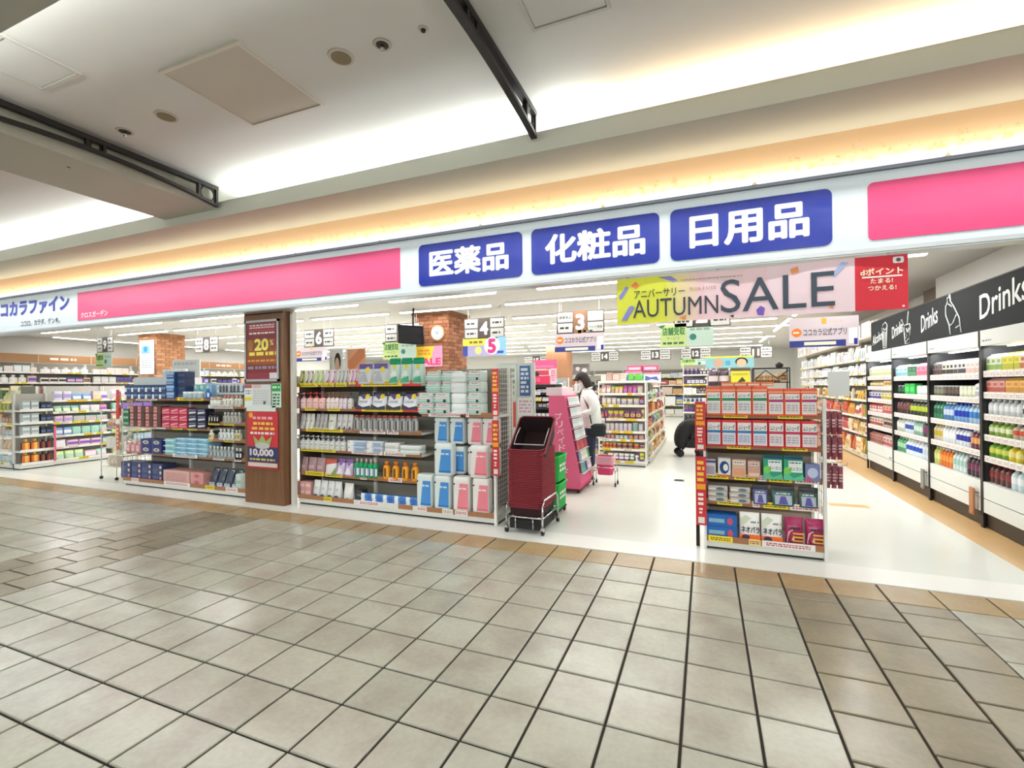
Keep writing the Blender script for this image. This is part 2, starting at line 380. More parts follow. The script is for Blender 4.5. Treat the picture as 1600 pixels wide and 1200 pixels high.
struct('trim_8', MB().bbox(-5.37, -4.715, .17, .36, 0, 2.5, .006), wd)
# header inside the shop front
struct('wall_front', MB().box(-17.6, 3.6, .14, .2, 2.362, SC), mat('header board', '#bdb5aa', .8))

# ---------------------------------------------------------------- shop ceiling lamps
tube_m = mat('lit lamp tube', '#ffffff', .4, emit=5.0, ecol='#fffdf6')
lamp_body = mat('lamp housing', '#f0efec', .5)
ORDN = ['first', 'second', 'third', 'fourth', 'fifth', 'sixth', 'seventh', 'eighth', 'ninth', 'tenth', 'eleventh', 'twelfth']
def lamp(x, y, L, along='x', light=True, z=SC, big=False, label='', group=None, boost=1):
    t = thing('strip_lamp', label, 'ceiling lamp', (x, y, z), 0 if along == 'x' else PI/2, group)
    h = L/2-.02
    if 'ref' not in _lampmesh:
        pass
    k = (round(L, 2), big)
    if k not in _lampmesh:
        d = .075 if big else .05
        _lampmesh[k] = (MB().box(-h, h, -.06, .06, -.03, 0).mesh('housing', lamp_body), MB().bbox(-h+.01, h-.01, -.035, .035, -d, -.03, .012).mesh('tube', tube_m), d)
    a, b, d = _lampmesh[k]
    for nm, me in (('housing', a), ('tube', b)):
        o = bpy.data.objects.new(nm, me); COL.objects.link(o); o.parent = t
    if light:
        area('lamp_light', (x, y, z-d-.004), L-.1, .08, SHOP*L*boost, (1, 1, .985), (0, 0, 0 if along == 'x' else PI/2))
_lampmesh = {}
rows = [(2.47, 'front'), (3.66, 'second'), (5.3, 'third'), (6.6, 'fourth'), (7.8, 'fifth'), (9.3, 'sixth'), (10.8, 'seventh'), (12.3, 'eighth'), (14.0, 'ninth'), (15.8, 'tenth')]
for ri, (y, nm) in enumerate(rows):
    x = {0: -15.3, 1: -14.4}.get(ri, -14.7+(ri % 2)*.5)
    i = 0
    while x < (1.0 if ri < 2 else .3):
        L = 2.0 if ri < 2 else 2.6
        lamp(x+L/2, y, L, 'x', True, SC, ri == 0, 'white strip lamp, %s from the wall in the %s row of ceiling lamps' % (ORDN[i], nm), None, 1.4 if ri == 0 else .8)
        x += L+(.6 if ri == 0 else .22 if ri == 1 else .12); i += 1
for yi, y in enumerate((4.0, 6.95, 8.55, 10.05, 13.15)):
    lamp(1.75, y, 2.2 if yi in (0, 4) else 1.2, 'y', True, SC, False, 'white strip lamp running inward over the fridge aisle, %s from the entrance' % ORDN[yi])
    lamp(-16.5, y+.3, 2.2 if yi in (0, 4) else 1.2, 'y', True, SC, False, 'white strip lamp running inward over the brown header shelves, %s from the front' % ORDN[yi])

# ---------------------------------------------------------------- product shapes: each returns [(part name, MB, material), ...], the first is the body
def shade_of(c, k): return tuple(min(1, x*k) for x in C(c))
def p_box(w, d, h, main='#ffffff', art=(), txt=None, top=None):
    m = MB().bbox(-w/2, w/2, 0, d, 0, h, .003, main)
    if top: m.decal(-w/2+.003, w/2-.003, 0, 0, 0, main); m.add([(-w/2+.004, .004, h+.0003), (w/2-.004, .004, h+.0003), (w/2-.004, d-.004, h+.0003), (-w/2+.004, d-.004, h+.0003)], [(0,1,2,3)], top)
    art_on(m, art, w, h, -.0006)
    if txt: m.text(txt[0], -w/2+w*txt[1], -w/2+w*txt[2], h*txt[3], h*txt[4], -.0016, txt[5], .02)
    return [('carton', m, PRINT)]
def art_on(m, art, w, h, y):
    for k, a in enumerate(art):
        if a[0] == 'o': m.disc(-w/2+w*a[1], h*a[2], w*a[3], y-.0002*k, a[4], rz=(h*a[5] if len(a) > 5 else None), n=14)
        elif a[0] == 'b': m.bars(-w/2+w*a[1], -w/2+w*a[2], h*a[3], h*a[4], y-.0002*k, a[5], a[6] if len(a) > 6 else 2, int(w*1e4)+k)
        elif a[0] == 'p': m.poly([(-w/2+w*px, h*pz) for px, pz in a[1]], y-.0002*k, a[2])
        else: m.decal(-w/2+w*a[0], -w/2+w*a[1], h*a[2], h*a[3], y-.0002*k, a[4])
def p_pump(w, d, h, main='#eeb9b4', cap='#d98f8a', lab='#f7e9e6', mark='#b06060'):
    r = w/2; m = MB().lathe([(r*.96, 0), (r, .006), (r, h*.56), (r*.94, h*.6), (r*.5, h*.655), (r*.42, h*.67)], 16, main, 1, d/w, 0, d/2, 3.5)
    c = MB().lathe([(r*.5, h*.665), (r*.5, h*.74), (r*.3, h*.75), (r*.14, h*.755), (r*.14, h*.88), (r*.36, h*.885), (r*.38, h*.97), (r*.2, h)], 12, cap, 1, 1, 0, d/2)
    c.box(-r*.14, r*.14, d/2-r*1.15, d/2, h*.9, h*.955, cap)
    l = MB().decal(-r*.62, r*.62, h*.1, h*.5, -.0015, lab).bars(-r*.4, r*.4, h*.3, h*.42, -.0022, mark, 2, 3).bars(-r*.4, r*.4, h*.15, h*.2, -.0022, mark, 1, 5)
    return [('bottle_body', m, GLOSS), ('pump', c, GLOSS), ('label', l, PRINT)]
def p_bottle(w, d, h, main='#2fa066', cap='#f2efe8', lab='#ffffff', mark='#224488', neck=.72, capw=.4, band=(.2, .55)):
    r = w/2
    m = MB().lathe([(r*.94, 0), (r, .008), (r, h*band[0]), (r, h*band[1]), (r, h*neck*.82), (r*.85, h*neck*.93), (r*(capw+.02), h*neck), (r*capw, h*(neck+.02))], 16, main, 1, d/w, 0, d/2, 2.4)
    c = MB().lathe([(r*(capw+.06), h*neck), (r*(capw+.06), h*.985), (r*capw, h)], 14, cap, 1, 1, 0, d/2)
    l = MB()
    rr = r*1.015; seg = 8; y0 = d/2
    for i in range(seg):
        a, b = PI*(1.12+.76*i/seg), PI*(1.12+.76*(i+1)/seg)
        p = [(rr*math.copysign(abs(math.cos(t))**(2/2.4), math.cos(t)), y0+rr*d/w*math.copysign(abs(math.sin(t))**(2/2.4), math.sin(t))) for t in (a, b)]
        l.add([(p[0][0], p[0][1], h*band[0]), (p[1][0], p[1][1], h*band[0]), (p[1][0], p[1][1], h*band[1]), (p[0][0], p[0][1], h*band[1])], [(0,1,2,3)], lab if i not in (3, 4) else mark)
    return [('bottle_body', m, GLOSS), ('cap', c, GLOSS), ('label', l, PRINT)]
def p_pouch(w, d, h, main='#f2f2f2', art=(), txt=None, top=None):
    rings = []; N = 16
    prof = [(0, .9, .8), (.02, .98, 1), (.12, 1, 1), (.45, .99, .74), (.75, .98, .36), (.9, .98, .1), (.93, .98, .03), (1, .97, .03)]
    def ring(t, sx, sy): return [(math.copysign(abs(math.cos(a))**.55, math.cos(a))*w/2*sx, d/2+math.copysign(abs(math.sin(a))**.8, math.sin(a))*d/2*sy, h*t) for a in [2*PI*i/N+PI/N for i in range(N)]]
    cols = [main]*(len(prof)-1)
    if top: cols[-3:] = [top]*3
    m = MB().loft([ring(*p) for p in prof], cols, True)
    fy = lambda t: d/2-d/2*next((a[2]+(b[2]-a[2])*(t-a[0])/(b[0]-a[0]) for a, b in zip(prof, prof[1:]) if a[0] <= t <= b[0]), .03)-.002
    l = MB(); art_on(l, art, w, h, 0)
    if txt: l.text(txt[0], -w/2+w*txt[1], -w/2+w*txt[2], h*txt[3], h*txt[4], -.0015, txt[5], .03)
    l.v = [(x, y+fy(min(max(z/h, .03), .99)), z) for x, y, z in l.v]
    out = [('pouch', m, GLOSS)]
    if l.v: out.append(('label', l, PRINT))
    return out
def p_soft(w, d, h, main='#ffffff', art=(), txt=None, e=.18, handle=False):
    N = 20
    def ring(t, s): return [(math.copysign(abs(math.cos(a))**(e*2.2), math.cos(a))*w/2*s, d/2+math.copysign(abs(math.sin(a))**(e*2.2), math.sin(a))*d/2*s, h*t) for a in [2*PI*i/N+PI/N for i in range(N)]]
    m = MB().loft([ring(0, .9), ring(.04, .98), ring(.15, 1), ring(.85, 1), ring(.95, .98), ring(1, .88)], main, True)
    l = MB(); art_on(l, art, w, h, -.003)
    if txt: l.text(txt[0], -w/2+w*txt[1], -w/2+w*txt[2], h*txt[3], h*txt[4], -.005, txt[5], .03)
    out = [('wrapper', m, GLOSS)]
    if l.v: out.append(('label', l, PRINT))
    if handle: out.append(('handle', MB().tube([(-w*.2, d/2, h*.98), (-w*.15, d/2, h*1.05), (w*.15, d/2, h*1.05), (w*.2, d/2, h*.98)], .004, 5, '#f4f4f4'), GLOSS))
    return out
def p_can(w, d, h, main='#c0392b', lab='#ffffff', lid='#c9c9c9'):
    r = w/2; m = MB().lathe([(r*.85, 0), (r, h*.04), (r, h*.3), (r, h*.68), (r, h*.93), (r*.86, h*.97), (r*.86, h), ], 14, [lid, main, lab, main, lid, lid], 1, 1, 0, r)
    return [('can_body', m, GLOSS)]
def p_jar(w, d, h, main='#e8e0d0', lid='#ffffff', lab=None):
    r = w/2; m = MB().lathe([(r*.9, 0), (r, h*.05), (r, h*.3), (r, h*.6), (r*.92, h*.72)], 14, [main, main, lab or main, main], 1, 1, 0, r)
    c = MB().lathe([(r*.96, h*.7), (r*.98, h*.74), (r*.98, h*.97), (r*.9, h)], 14, lid, 1, 1, 0, r)
    return [('jar_body', m, GLOSS), ('lid', c, GLOSS)]
def p_drink(w, d, h, main='#3f6fc0', cap='#ffffff', lab='#ffffff', lab2=None):
    r = w/2; l2 = lab2 or lab
    m = MB().lathe([(r*.8, 0), (r, h*.05), (r, h*.3), (r*1.01, h*.31), (r*1.01, h*.47), (r*1.01, h*.62), (r, h*.63), (r*.9, h*.74), (r*.36, h*.9)], 12, [main, main, main, lab, l2, main, main, main], 1, 1, 0, r)
    c = MB().lathe([(r*.4, h*.9), (r*.42, h*.99), (r*.36, h)], 10, cap, 1, 1, 0, r)
    return [('bottle_body', m, GLOSS), ('cap', c, GLOSS)]
def p_milk(w, d, h, main='#ffffff', lab='#3a78c2'):
    m = MB(); t = h*.8; w2 = w/2
    m.box(-w2, w2, 0, d, 0, t, main)
    m.add([(-w2, 0, t), (w2, 0, t), (w2, d, t), (-w2, d, t), (-w2, d/2, h*.95), (w2, d/2, h*.95)], [(0,1,5,4),(2,3,4,5),(1,2,5),(3,0,4)], main)
    m.box(-w2, w2, d/2-.002, d/2+.002, h*.93, h, main)
    m.decal(-w2, w2, t*.15, t*.5, -.0006, lab).decal(-w2*.6, w2*.6, t*.62, t*.85, -.0006, lab)
    return [('carton', m, PRINT)]
def p_bag(w, d, h, main='#a02060', art=(), txt=None, lean=0):
    N = 14; pr = [(0, 1, .04), (.05, .98, .04), (.14, .94, .7), (.5, .93, 1), (.86, .94, .7), (.95, .98, .04), (1, 1, .04)]
    m = MB().loft([[(math.copysign(abs(math.cos(a))**.6, math.cos(a))*w/2*sx, d/2+math.sin(a)*d/2*sy, h*t) for a in [2*PI*i/N+PI/N for i in range(N)]] for t, sx, sy in pr], main, True)
    l = MB(); art_on(l, art, w, h, 0)
    fy = lambda t: d/2-d/2*next((a[2]+(b[2]-a[2])*(t-a[0])/(b[0]-a[0]) for a, b in zip(pr, pr[1:]) if a[0] <= t <= b[0]), .04)-.003
    if txt: l.text(txt[0], -w/2+w*txt[1], -w/2+w*txt[2], h*txt[3], h*txt[4], -.002, txt[5], .03)
    l.v = [(x, y+fy(min(max(z/h, .01), .99)), z) for x, y, z in l.v]
    out = [('bag', m, GLOSS)]
    if l.v: out.append(('label', l, PRINT))
    return out
NAMES = {p_box: 'carton', p_pump: 'pump_bottle', p_bottle: 'bottle', p_pouch: 'refill_pouch', p_soft: 'soft_pack', p_can: 'can', p_jar: 'jar', p_drink: 'drink_bottle', p_milk: 'milk_carton', p_bag: 'snack_bag'}
CATS = {p_box: 'box', p_pump: 'bottle', p_bottle: 'bottle', p_pouch: 'pouch', p_soft: 'pack', p_can: 'can', p_jar: 'jar', p_drink: 'bottle', p_milk: 'carton', p_bag: 'bag'}
_count = {}
class Frame:
    def __init__(s, ox, oy, rot=0): s.ox, s.oy, s.rot = ox, oy, rot
    def w(s, x, y, z):
        c, n = math.cos(s.rot), math.sin(s.rot); return (s.ox+x*c-y*n, s.oy+x*n+y*c, z)
FB, FC, FA = Frame(0, .33), Frame(0, .30), Frame(0, .36)
P4 = 'next to the wooden pillar'; M4 = 'between pillar and basket stack'
PF = 'on the far end bay'; PM = 'on the middle bay of the pillar run'; PR = 'on the bay behind the pillar posters'
def put(parts, loc, rot, name, label, cat, group=None, tilt=None):
    """one product: body mesh with its parts as children"""
    b = bpy.data.objects.new(name, parts[0][1]); COL.objects.link(b); b.location = loc; b.rotation_euler = (tilt or 0, 0, rot); tag(b, label, cat, group)
    for nm, me in parts[1:]:
        o = bpy.data.objects.new(nm, me); COL.objects.link(o); o.parent = b
    return b
def bake(parts): return [(n, mb.mesh(n, m)) for n, mb, m in parts]
def fac(F, z, x0, x1, n, kind, label, h, d=.1, y=.03, stack=1, deep=1, gap=.94, name=None, cat=None, tilt=None, jit=.004, simple=False, along=None, **kw):
    w = (x1-x0)/n
    parts = kind(w*gap, d, h, **kw)
    if simple and len(parts) > 1:      # too small in the photo to show its parts
        m = parts[0][1]
        for p in parts[1:]: m.join(p[1])
        parts = [(parts[0][0], m, parts[0][2])]
    me = bake(parts); name = name or NAMES[kind]; cat = cat or CATS[kind]
    many = n*stack*deep > 1; near = many and F in (FB, FC, FA) and deep == 1
    if near:
        for ph in (' '+P4, ' '+M4, ' '+PF, ' '+PM, ' '+PR, ' of the entrance display', ' of the pillar run', ' nearest the wooden pillar'): label = label.replace(ph, '')
        label = label.replace(' on the ', ', ', 1) if len(label.split()) > 11 else label
    grp = label
    for k in range(deep):
        for j in range(stack):
            for i in range(n):
                lx = x0+w*(i+.5)+rnd.uniform(-jit, jit)*(w if w < .1 else .1)*4; ly = y+k*(d*1.04)+rnd.uniform(0, jit)
                lab = label
                if near:
                    if n > 1: lab += ', %s from the %s' % (ORDW[i if F is not FC else n-1-i], 'red strips' if F is FA else 'pillar')
                    if stack > 1: lab += ', %s layer' % ('top' if j == stack-1 else 'bottom' if j == 0 else ORDW[j])
                if along and n > 1: lab += ', %s from the %s' % (ORDW[n-1-i], along)
                put(me, F.w(lx, ly, z+.001+j*(h+.001)), F.rot, name, lab, cat, grp if many else None, tilt)
ORDW = ['first', 'second', 'third', 'fourth', 'fifth', 'sixth', 'seventh', 'eighth', 'ninth', 'tenth', 'eleventh', 'twelfth']
ORD = ['bottom', 'lowest', 'second', 'third', 'fourth', 'fifth', 'sixth', 'seventh']

# ---------------------------------------------------------------- shelving
BROWN, YEL = '#a5714c', '#f2dc35'
shelf_steel = mat('white shelf steel', '#e3e1db', .4)
dark_toe = mat('black toe strip', '#1d1b19', .6)
def tags_on(rail, specs, y, z0, z1, seed=0):
    for k, (a, b, col, ink) in enumerate(specs):
        m = MB().box(a, b, y-.003, y, z0, z1, col)
        if ink: m.bars(a+(b-a)*.08, b-(b-a)*.08, z0+(z1-z0)*.18, z1-(z1-z0)*.2, y-.0036, ink, 2 if b-a < .16 else 2, seed+k)
        m.build('price_tag', PRINT, rail)
def bay(name, label, F, x0, x1, depth, height, shelves, rails, cat='shelf', side=None, back='#8f8b80', plinth=.085, deck_tags=None, backh=None, rail_h0=.05, post='#e6e3dd'):
    """one shelving bay: plinth, toe strip, deck, back, posts, shelves and price rails with their tags (local x along the front)"""
    t = thing(name, label, cat, (F.ox, F.oy, 0), F.rot)
    MB().box(x0, x1, .012, depth, .02, plinth).build('plinth', shelf_steel, t)
    MB().box(x0, x1, .03, depth-.02, 0, .02).build('toe_strip', dark_toe, t)
    MB().box(x0, x1, 0, depth, plinth, plinth+.014).build('deck', shelf_steel, t)
    MB().box(x0, x1, depth-.03, depth, plinth, backh or height, back).build('back_panel', MATTE, t)
    for x in (x0, x1-.022):
        MB().box(x, x+.022, depth-.065, depth-.03, 0, height, post).build('post', MATTE, t)
    if side: MB().box(x0-.006, x0, .03, depth, .02, height, side).build('side_panel', MATTE, t)
    for i, (z, dp) in enumerate(shelves):
        MB().box(x0+.003, x1-.003, depth-dp, depth-.03, z-.025, z).build('shelf', shelf_steel, t)
    zs = [plinth+.014]+[z for z, _ in shelves]; ys = [0]+[depth-dp for _, dp in shelves]
    for i, sp in enumerate(rails):
        if sp is None: continue
        y, z = ys[i], zs[i]
        rail_h = sp[2] if len(sp) > 2 else rail_h0
        r = MB().box(x0+.004, x1-.004, y-.008, y, z-.026, z-.026+rail_h, sp[0]).build('price_rail', PRINT, t)
        tags_on(r, [(a, b, c, k) for a, b, c, k in sp[1]], y-.008, z-.026, z-.026+rail_h, i*7)
    return t
def auto_tags(x0, x1, seed, yel=.5):
    r = random.Random(seed); out = []; x = x0+r.uniform(.01, .08)
    while x < x1-.12:
        w = r.uniform(.08, .2)
        if r.random() < .7: out.append((x, min(x+w, x1-.01), YEL if r.random() < yel else '#f1efe8', '#6b4a1c' if r.random() < .6 else '#c23a2b'))
        x += w+r.uniform(.0, .1)
    return out
SB = [(.378, .40), (.672, .40), (.915, .40), (1.170, .40), (1.460, .40)]     # shelf tops, depth
b0, b1, b2, b3 = -4.652, -3.80, -2.90, -1.995
Y1 = lambda a, b: (a, b, YEL, '#7a5a12')
R1 = lambda a, b: (a, b, '#e0362f', None)
W1 = lambda a, b: (a, b, '#f1efe8', '#c23a5b')
bay('shelf_bay', 'white shelving bay beside the wooden pillar with bottles and pouches', FB, b0, b1, .45, 1.50, SB,
    [(BROWN, [Y1(-4.240, -4.122)]), (BROWN, [Y1(-4.575, -4.290), Y1(-4.260, -4.005)]), (BROWN, [Y1(-4.668, -4.102)]), (BROWN, [Y1(-4.564, -3.986)]), (BROWN, [Y1(-4.575, -4.410), Y1(-4.220, -4.034)]), (BROWN, [Y1(-4.732, -4.370), Y1(-4.320, -4.122), Y1(-4.092, -3.929)])], side='#5a4c40')  # dark side panel added for the darkness behind the end wire
bay('shelf_bay', 'white shelving bay with red and yellow price strips, between the pillar and the basket stack', FB, b1, b2, .45, 1.50, SB,
    [('#e6e3dd', [W1(-3.731, -3.422), (-3.177, -2.991, BROWN, None)]), (BROWN, [W1(-3.741, -3.648), W1(-3.343, -3.160)]), (BROWN, [W1(-3.862, -3.422), W1(-3.405, -3.109)]), (BROWN, [W1(-3.741, -3.378), W1(-3.360, -3.203)]),
     ('#e23a33', [(-3.713, -3.143, YEL, '#8a5a12')], .06), ('#e23a33', [(-3.722, -3.152, YEL, '#8a5a12')], .065)])
t = bay('shelf_bay', 'white shelving bay stacked with blue and pink roll packs beside the basket stack', FB, b2, b3, .45, 1.62, [(1.125, .40)],
    [(BROWN, [W1(-2.932, -2.809), (-2.616, -2.490, '#efece6', '#b09a5a'), W1(-2.459, -2.313)]), (BROWN, [W1(-2.809, -2.351), (-2.413, -2.313, '#f6e8ea', '#d04a6a')])])
# wire panel closing the end of the run
m = MB()
for k in range(9): m.tube([(b3+.012, .02+k*.055, .1), (b3+.012, .02+k*.055, 1.60)], .0022, 4, '#d8d6d2')
for k in range(31): m.tube([(b3+.012, .02, .1+k*.05), (b3+.012, .46, .1+k*.05)], .0022, 4, '#d8d6d2')
m.build('wire_panel', MATTE, t)
MB().bbox(b3-.012, b3+.02, -.02, .02, 0, 1.62, .004, '#efedea').build('front_post', MATTE, t)
# wire panel at the pillar side
pz = [z for z, _ in SB]
z1, z2, z3, z4, z5 = pz; zb = .099
# --- bay next to the pillar, top shelf downward
fac(FB, z5, -4.785, -4.689, 1, p_soft, 'white rounded soft pack on the top shelf nearest the wooden pillar', .11, .09, .05, main='#eceae4', art=[(.2, .7, .4, .7, '#d8b8c4')])
for a, b, n, mc, ac, dn in ((-4.679, -4.595, 1, '#d5d692', '#2d2a1f', 'yellow green black striped'), (-4.585, -4.451, 2, '#f0ebe0', '#5a2420', 'cream and dark brown'), (-4.441, -4.290, 2, '#e4edc4', '#8fae4a', 'pale lime'),
        (-4.280, -4.102, 2, '#efe9ee', '#d0417f', 'white and magenta'), (-4.092, -3.919, 3, '#e6e4e2', '#77767c', 'white and grey'), (-3.900, -3.787, 2, '#f0d9e4', '#c23b78', 'pink and magenta')):
    fac(FB, z5, a, b, n, p_pouch, dn+' refill pouch on the top shelf '+P4, .18, .075, .03, main=mc, art=[('p', [(.5, .1), (.95, .1), (.9, .9), (.62, .9)], ac), (.08, .9, .0, .14, YEL)])
fac(FB, z5, -3.778, -3.360, 2, p_pouch, 'large white refill pouch with yellow sticker and purple top on the top shelf', .235, .11, .02, main='#dfe0e2', top='#6a5aa8', art=[('o', .7, .72, .16, YEL), ('p', [(.15, .1), (.85, .12), (.6, .5), (.3, .45)], '#b7bac2'), ('b', .15, .6, .5, .62, '#9aa0ac', 2)], name='large_refill_pouch')
fac(FB, z5, -3.343, -2.875, 3, p_pouch, 'large green refill pouch with folded top and yellow sticker on the top shelf', .29, .12, .02, main='#cfe6dc', top='#169b6a', art=[(0, 1, .8, .9, '#169b6a'), ('o', .55, .66, .16, YEL), ('p', [(.1, .05), (.95, .05), (.85, .3), (.3, .22)], '#3aa97e'), ('p', [(.25, .3), (.8, .3), (.7, .5), (.4, .5)], '#eef6f2')], name='large_refill_pouch')
fac(FB, z4, -4.742, -4.564, 2, p_pump, 'pink pump bottle with dusky cap on the second shelf nearest the wooden pillar', .195, .06, .03, main='#ecc2c0', cap='#c99a9a', lab='#f7dedb')
fac(FB, z4, -4.554, -4.260, 3, p_pump, 'salmon pump bottle with red cap on the second shelf '+P4, .2, .06, .03, main='#f0b9b2', cap='#c94f55', lab='#f6d4cd')
fac(FB, z4, -4.240, -4.054, 3, p_pump, 'white pump bottle with copper cap on the second shelf '+P4, .2, .06, .03, main='#efe0dc', cap='#b5724f', lab='#f8efec')
fac(FB, z4, -4.044, -3.929, 2, p_pump, 'lilac pump bottle with copper cap on the second shelf '+P4, .19, .06, .03, main='#e3d3df', cap='#a8674f', lab='#f3eaf1')
fac(FB, z4, -3.919, -3.853, 1, p_pump, 'pale grey pump bottle with dark cap on the second shelf '+P4, .19, .06, .03, main='#dedad6', cap='#6a5a58', lab='#f0eeea')
fac(FB, z4, -3.796, -2.949, 4, p_pouch, 'white and black refill pouch with yellow sticker on the shelf '+M4, .2, .11, .03, main='#e2e2e6', top='#25222e', art=[('p', [(0, .0), (1, .0), (1, .22), (.5, .12), (0, .3)], '#22243a'), ('o', .72, .74, .15, YEL), ('p', [(.1, .85), (.9, .9), (.5, .55)], '#5a4a80'), ('b', .2, .8, .36, .5, '#8d8aa4', 2)])
for a, b, n, mc, dn in ((-4.742, -4.585, 2, '#b8b4b0', 'ash grey'), (-4.575, -4.441, 2, '#d6d3cc', 'cream grey'), (-4.421, -4.240, 3, '#a9a4a2', 'smoke grey'), (-4.230, -4.102, 1, '#cfd0c4', 'broad pale green grey'), (-4.092, -3.853, 3, '#c9c5c2', 'silver and black')):
    fac(FB, z3, a, b, n, p_pouch, dn+' refill pouch on the third shelf '+P4, .19, .075, .03, main=mc, art=[('p', [(.2, .05), (.9, .05), (.7, .3)], '#4a4648' if 'black' in dn else shade_of(mc, 1.3)), ('b', .3, .7, .5, .62, '#77736e', 2)])
fac(FB, z3, -3.834, -2.949, 11, p_bottle, 'slim silver grey bottle with red cap on the third shelf '+M4, .185, .055, .03, main='#8c8a8a', cap='#b5483f', lab='#b9b7b5', mark='#5d5a5a', neck=.86, capw=.6, band=(.12, .7), simple=True, name='spray_bottle')
fac(FB, z2, -4.742, -3.948, 10, p_pump, 'small white pump bottle with dark print on the fourth shelf '+P4, .17, .055, .03, main='#d9d8d4', cap='#c9ccce', lab='#eef0ee', mark='#31303a', name='small_pump_bottle')
for a, b, mc, dn in ((-3.919, -3.657, '#c8d7ea', 'white and blue'), (-3.639, -3.422, '#dfe6ec', 'white and slate blue')):
    fac(FB, z2, a, b, 1, p_soft, dn+' soft sheet pack on the fourth shelf '+M4, .065, .16, .03, stack=2, main=mc, art=[(.0, .35, .0, 1, '#f4f5f5'), ('o', .08, .7, .03, '#2a3144'), (.45, .95, .1, .75, '#9db4d2')])
fac(FB, z2, -3.413, -3.203, 1, p_soft, 'crumpled white sheet pack on the fourth shelf '+M4, .06, .17, .03, stack=2, main='#eeeeea', art=[(.1, .8, .2, .5, '#dcdcd8')])
fac(FB, z2, -3.195, -2.908, 1, p_soft, 'long translucent white sheet pack near the blue roll packs', .05, .17, .015, stack=2, main='#e9eeea', art=[(.1, .9, .2, .4, '#d2dcd6')])
fac(FB, z1, -4.710, -4.290, 3, p_pouch, 'dusky pink hanging bag on the fifth shelf '+P4, .19, .07, .05, main='#b08c90', art=[('b', .2, .8, .3, .5, '#e0c8cc', 2), (.1, .9, .02, .12, '#d9a8c0')])
fac(FB, z1, -4.280, -4.102, 1, p_pouch, 'red and white refill pouch on the fifth shelf '+P4, .19, .08, .03, main='#e9e2df', top='#c24a3f', art=[('p', [(0, .6), (1, .75), (1, .95), (0, .95)], '#c9503f'), ('p', [(.6, 0), (1, 0), (1, .5)], '#7fa45a')])
fac(FB, z1, -4.092, -3.853, 2, p_pouch, 'purple patterned refill pouch on the fifth shelf '+P4, .2, .08, .03, main='#cdbcd9', top='#7a4a92', art=[('o', .5, .72, .22, '#8a5aa6'), ('p', [(.05, .1), (.9, .1), (.7, .4), (.3, .5)], '#f0e8f4')])
fac(FB, z1, -3.825, -3.494, 5, p_bottle, 'green bottle with pale pink cap on the fifth shelf '+M4, .215, .06, .02, main='#1fa066', cap='#e8c4c0', lab='#f0f4f2', mark='#2a6a9a', neck=.8, capw=.3, band=(.12, .5))
fac(FB, z1, -3.440, -2.932, 4, p_bottle, 'orange bottle with dark label on the fifth shelf '+M4, .205, .07, .02, main='#f09a1c', cap='#d9762a', lab='#f6b42c', mark='#7a3a14', neck=.78, capw=.55, band=(.15, .62), gap=.62)
for k in range(4):
    pass
fac(FB, zb, -4.774, -4.482, 3, p_box, 'pink carton stacked on the bottom deck nearest the wooden pillar', .085, .1, .03, stack=2, main='#dba5a0', art=[(.1, .9, .3, .7, '#efcac4')])
fac(FB, zb, -4.461, -4.025, 4, p_pouch, 'white refill pouch with grey curve on the bottom deck '+P4, .2, .09, .02, main='#e6e6e6', art=[('p', [(.1, .06), (.9, .1), (.6, .2), (.3, .18)], '#55575c'), ('b', .25, .75, .45, .6, '#aab2bc', 2)])
fac(FB, zb, -3.996, -3.853, 1, p_pouch, 'plain white bulging refill pouch on the bottom deck', .19, .1, .02, main='#ecebe8', art=[('p', [(.2, .06), (.8, .05), (.6, .16)], '#9a9ca0')])
fac(FB, zb, -3.825, -3.731, 1, p_box, 'dark grey carton on the bottom deck '+M4, .12, .1, .06, main='#43454c', art=[(.2, .8, .4, .6, '#777a82')])
fac(FB, zb, -3.722, -2.949, 5, p_soft, 'blue and white wet sheet pack on the bottom deck', .05, .17, .02, stack=2, main='#5f9be0', art=[(.0, .35, 0, 1, '#eef3f8'), ('p', [(.4, .1), (.95, .1), (.8, .9), (.55, .9)], '#2f6cc4')], tilt=-.18)
# --- bay beside the basket stack: folded tissue packs above, roll packs below
zt = 1.127
MINT = '#dff0ea'
def tissue(a, b, n, rows, label, z=zt, top='#eec4ca', y=.02, dot=True, main=MINT):
    fac(FB, z, a, b, n, p_soft, label, .115, .20, y, stack=rows, main=main, name='tissue_pack', cat='tissue pack', e=.14,
        art=[(.02, .98, .78, .97, top), (.02, .98, .60, .64, '#6fae98'), (.02, .98, .44, .56, '#f4d2d6' if dot else '#d4ece2'), (.02, .98, .36, .39, '#6fae98'), (.02, .98, .14, .18, '#6fae98'), (.02, .98, .2, .3, '#bfe0d2'), ('o', .09, .86, .05, '#1d1d22'), ('b', .35, .8, .75, .88, '#7fa898', 1)]+([('o', .76, .24, .10, '#23252a')] if dot else []))
tissue(-2.941, -2.744, 1, 2, 'mint and pink tissue pack in the stack nearest the green pouches')
tissue(-2.736, -2.545, 1, 2, 'mint and pink tissue pack, second stack from the green pouches')
tissue(-2.328, -2.163, 1, 4, 'mint tissue pack in the stack against the red sale strip', top='#e8d0cc')
tissue(-2.866, -2.474, 2, 2, 'pale mint tissue pack in the upper rows', z=zt+.233, dot=False, y=.06)
fac(FB, zt, -2.537, -2.336, 1, p_soft, 'plain white tissue pack stacked behind the price card', .112, .2, .03, stack=4, main='#eef2f0', name='tissue_pack', cat='tissue pack', e=.14, art=[(.05, .95, .5, .53, '#d7dedb'), ('o', .2, .4, .03, '#d98a90')])
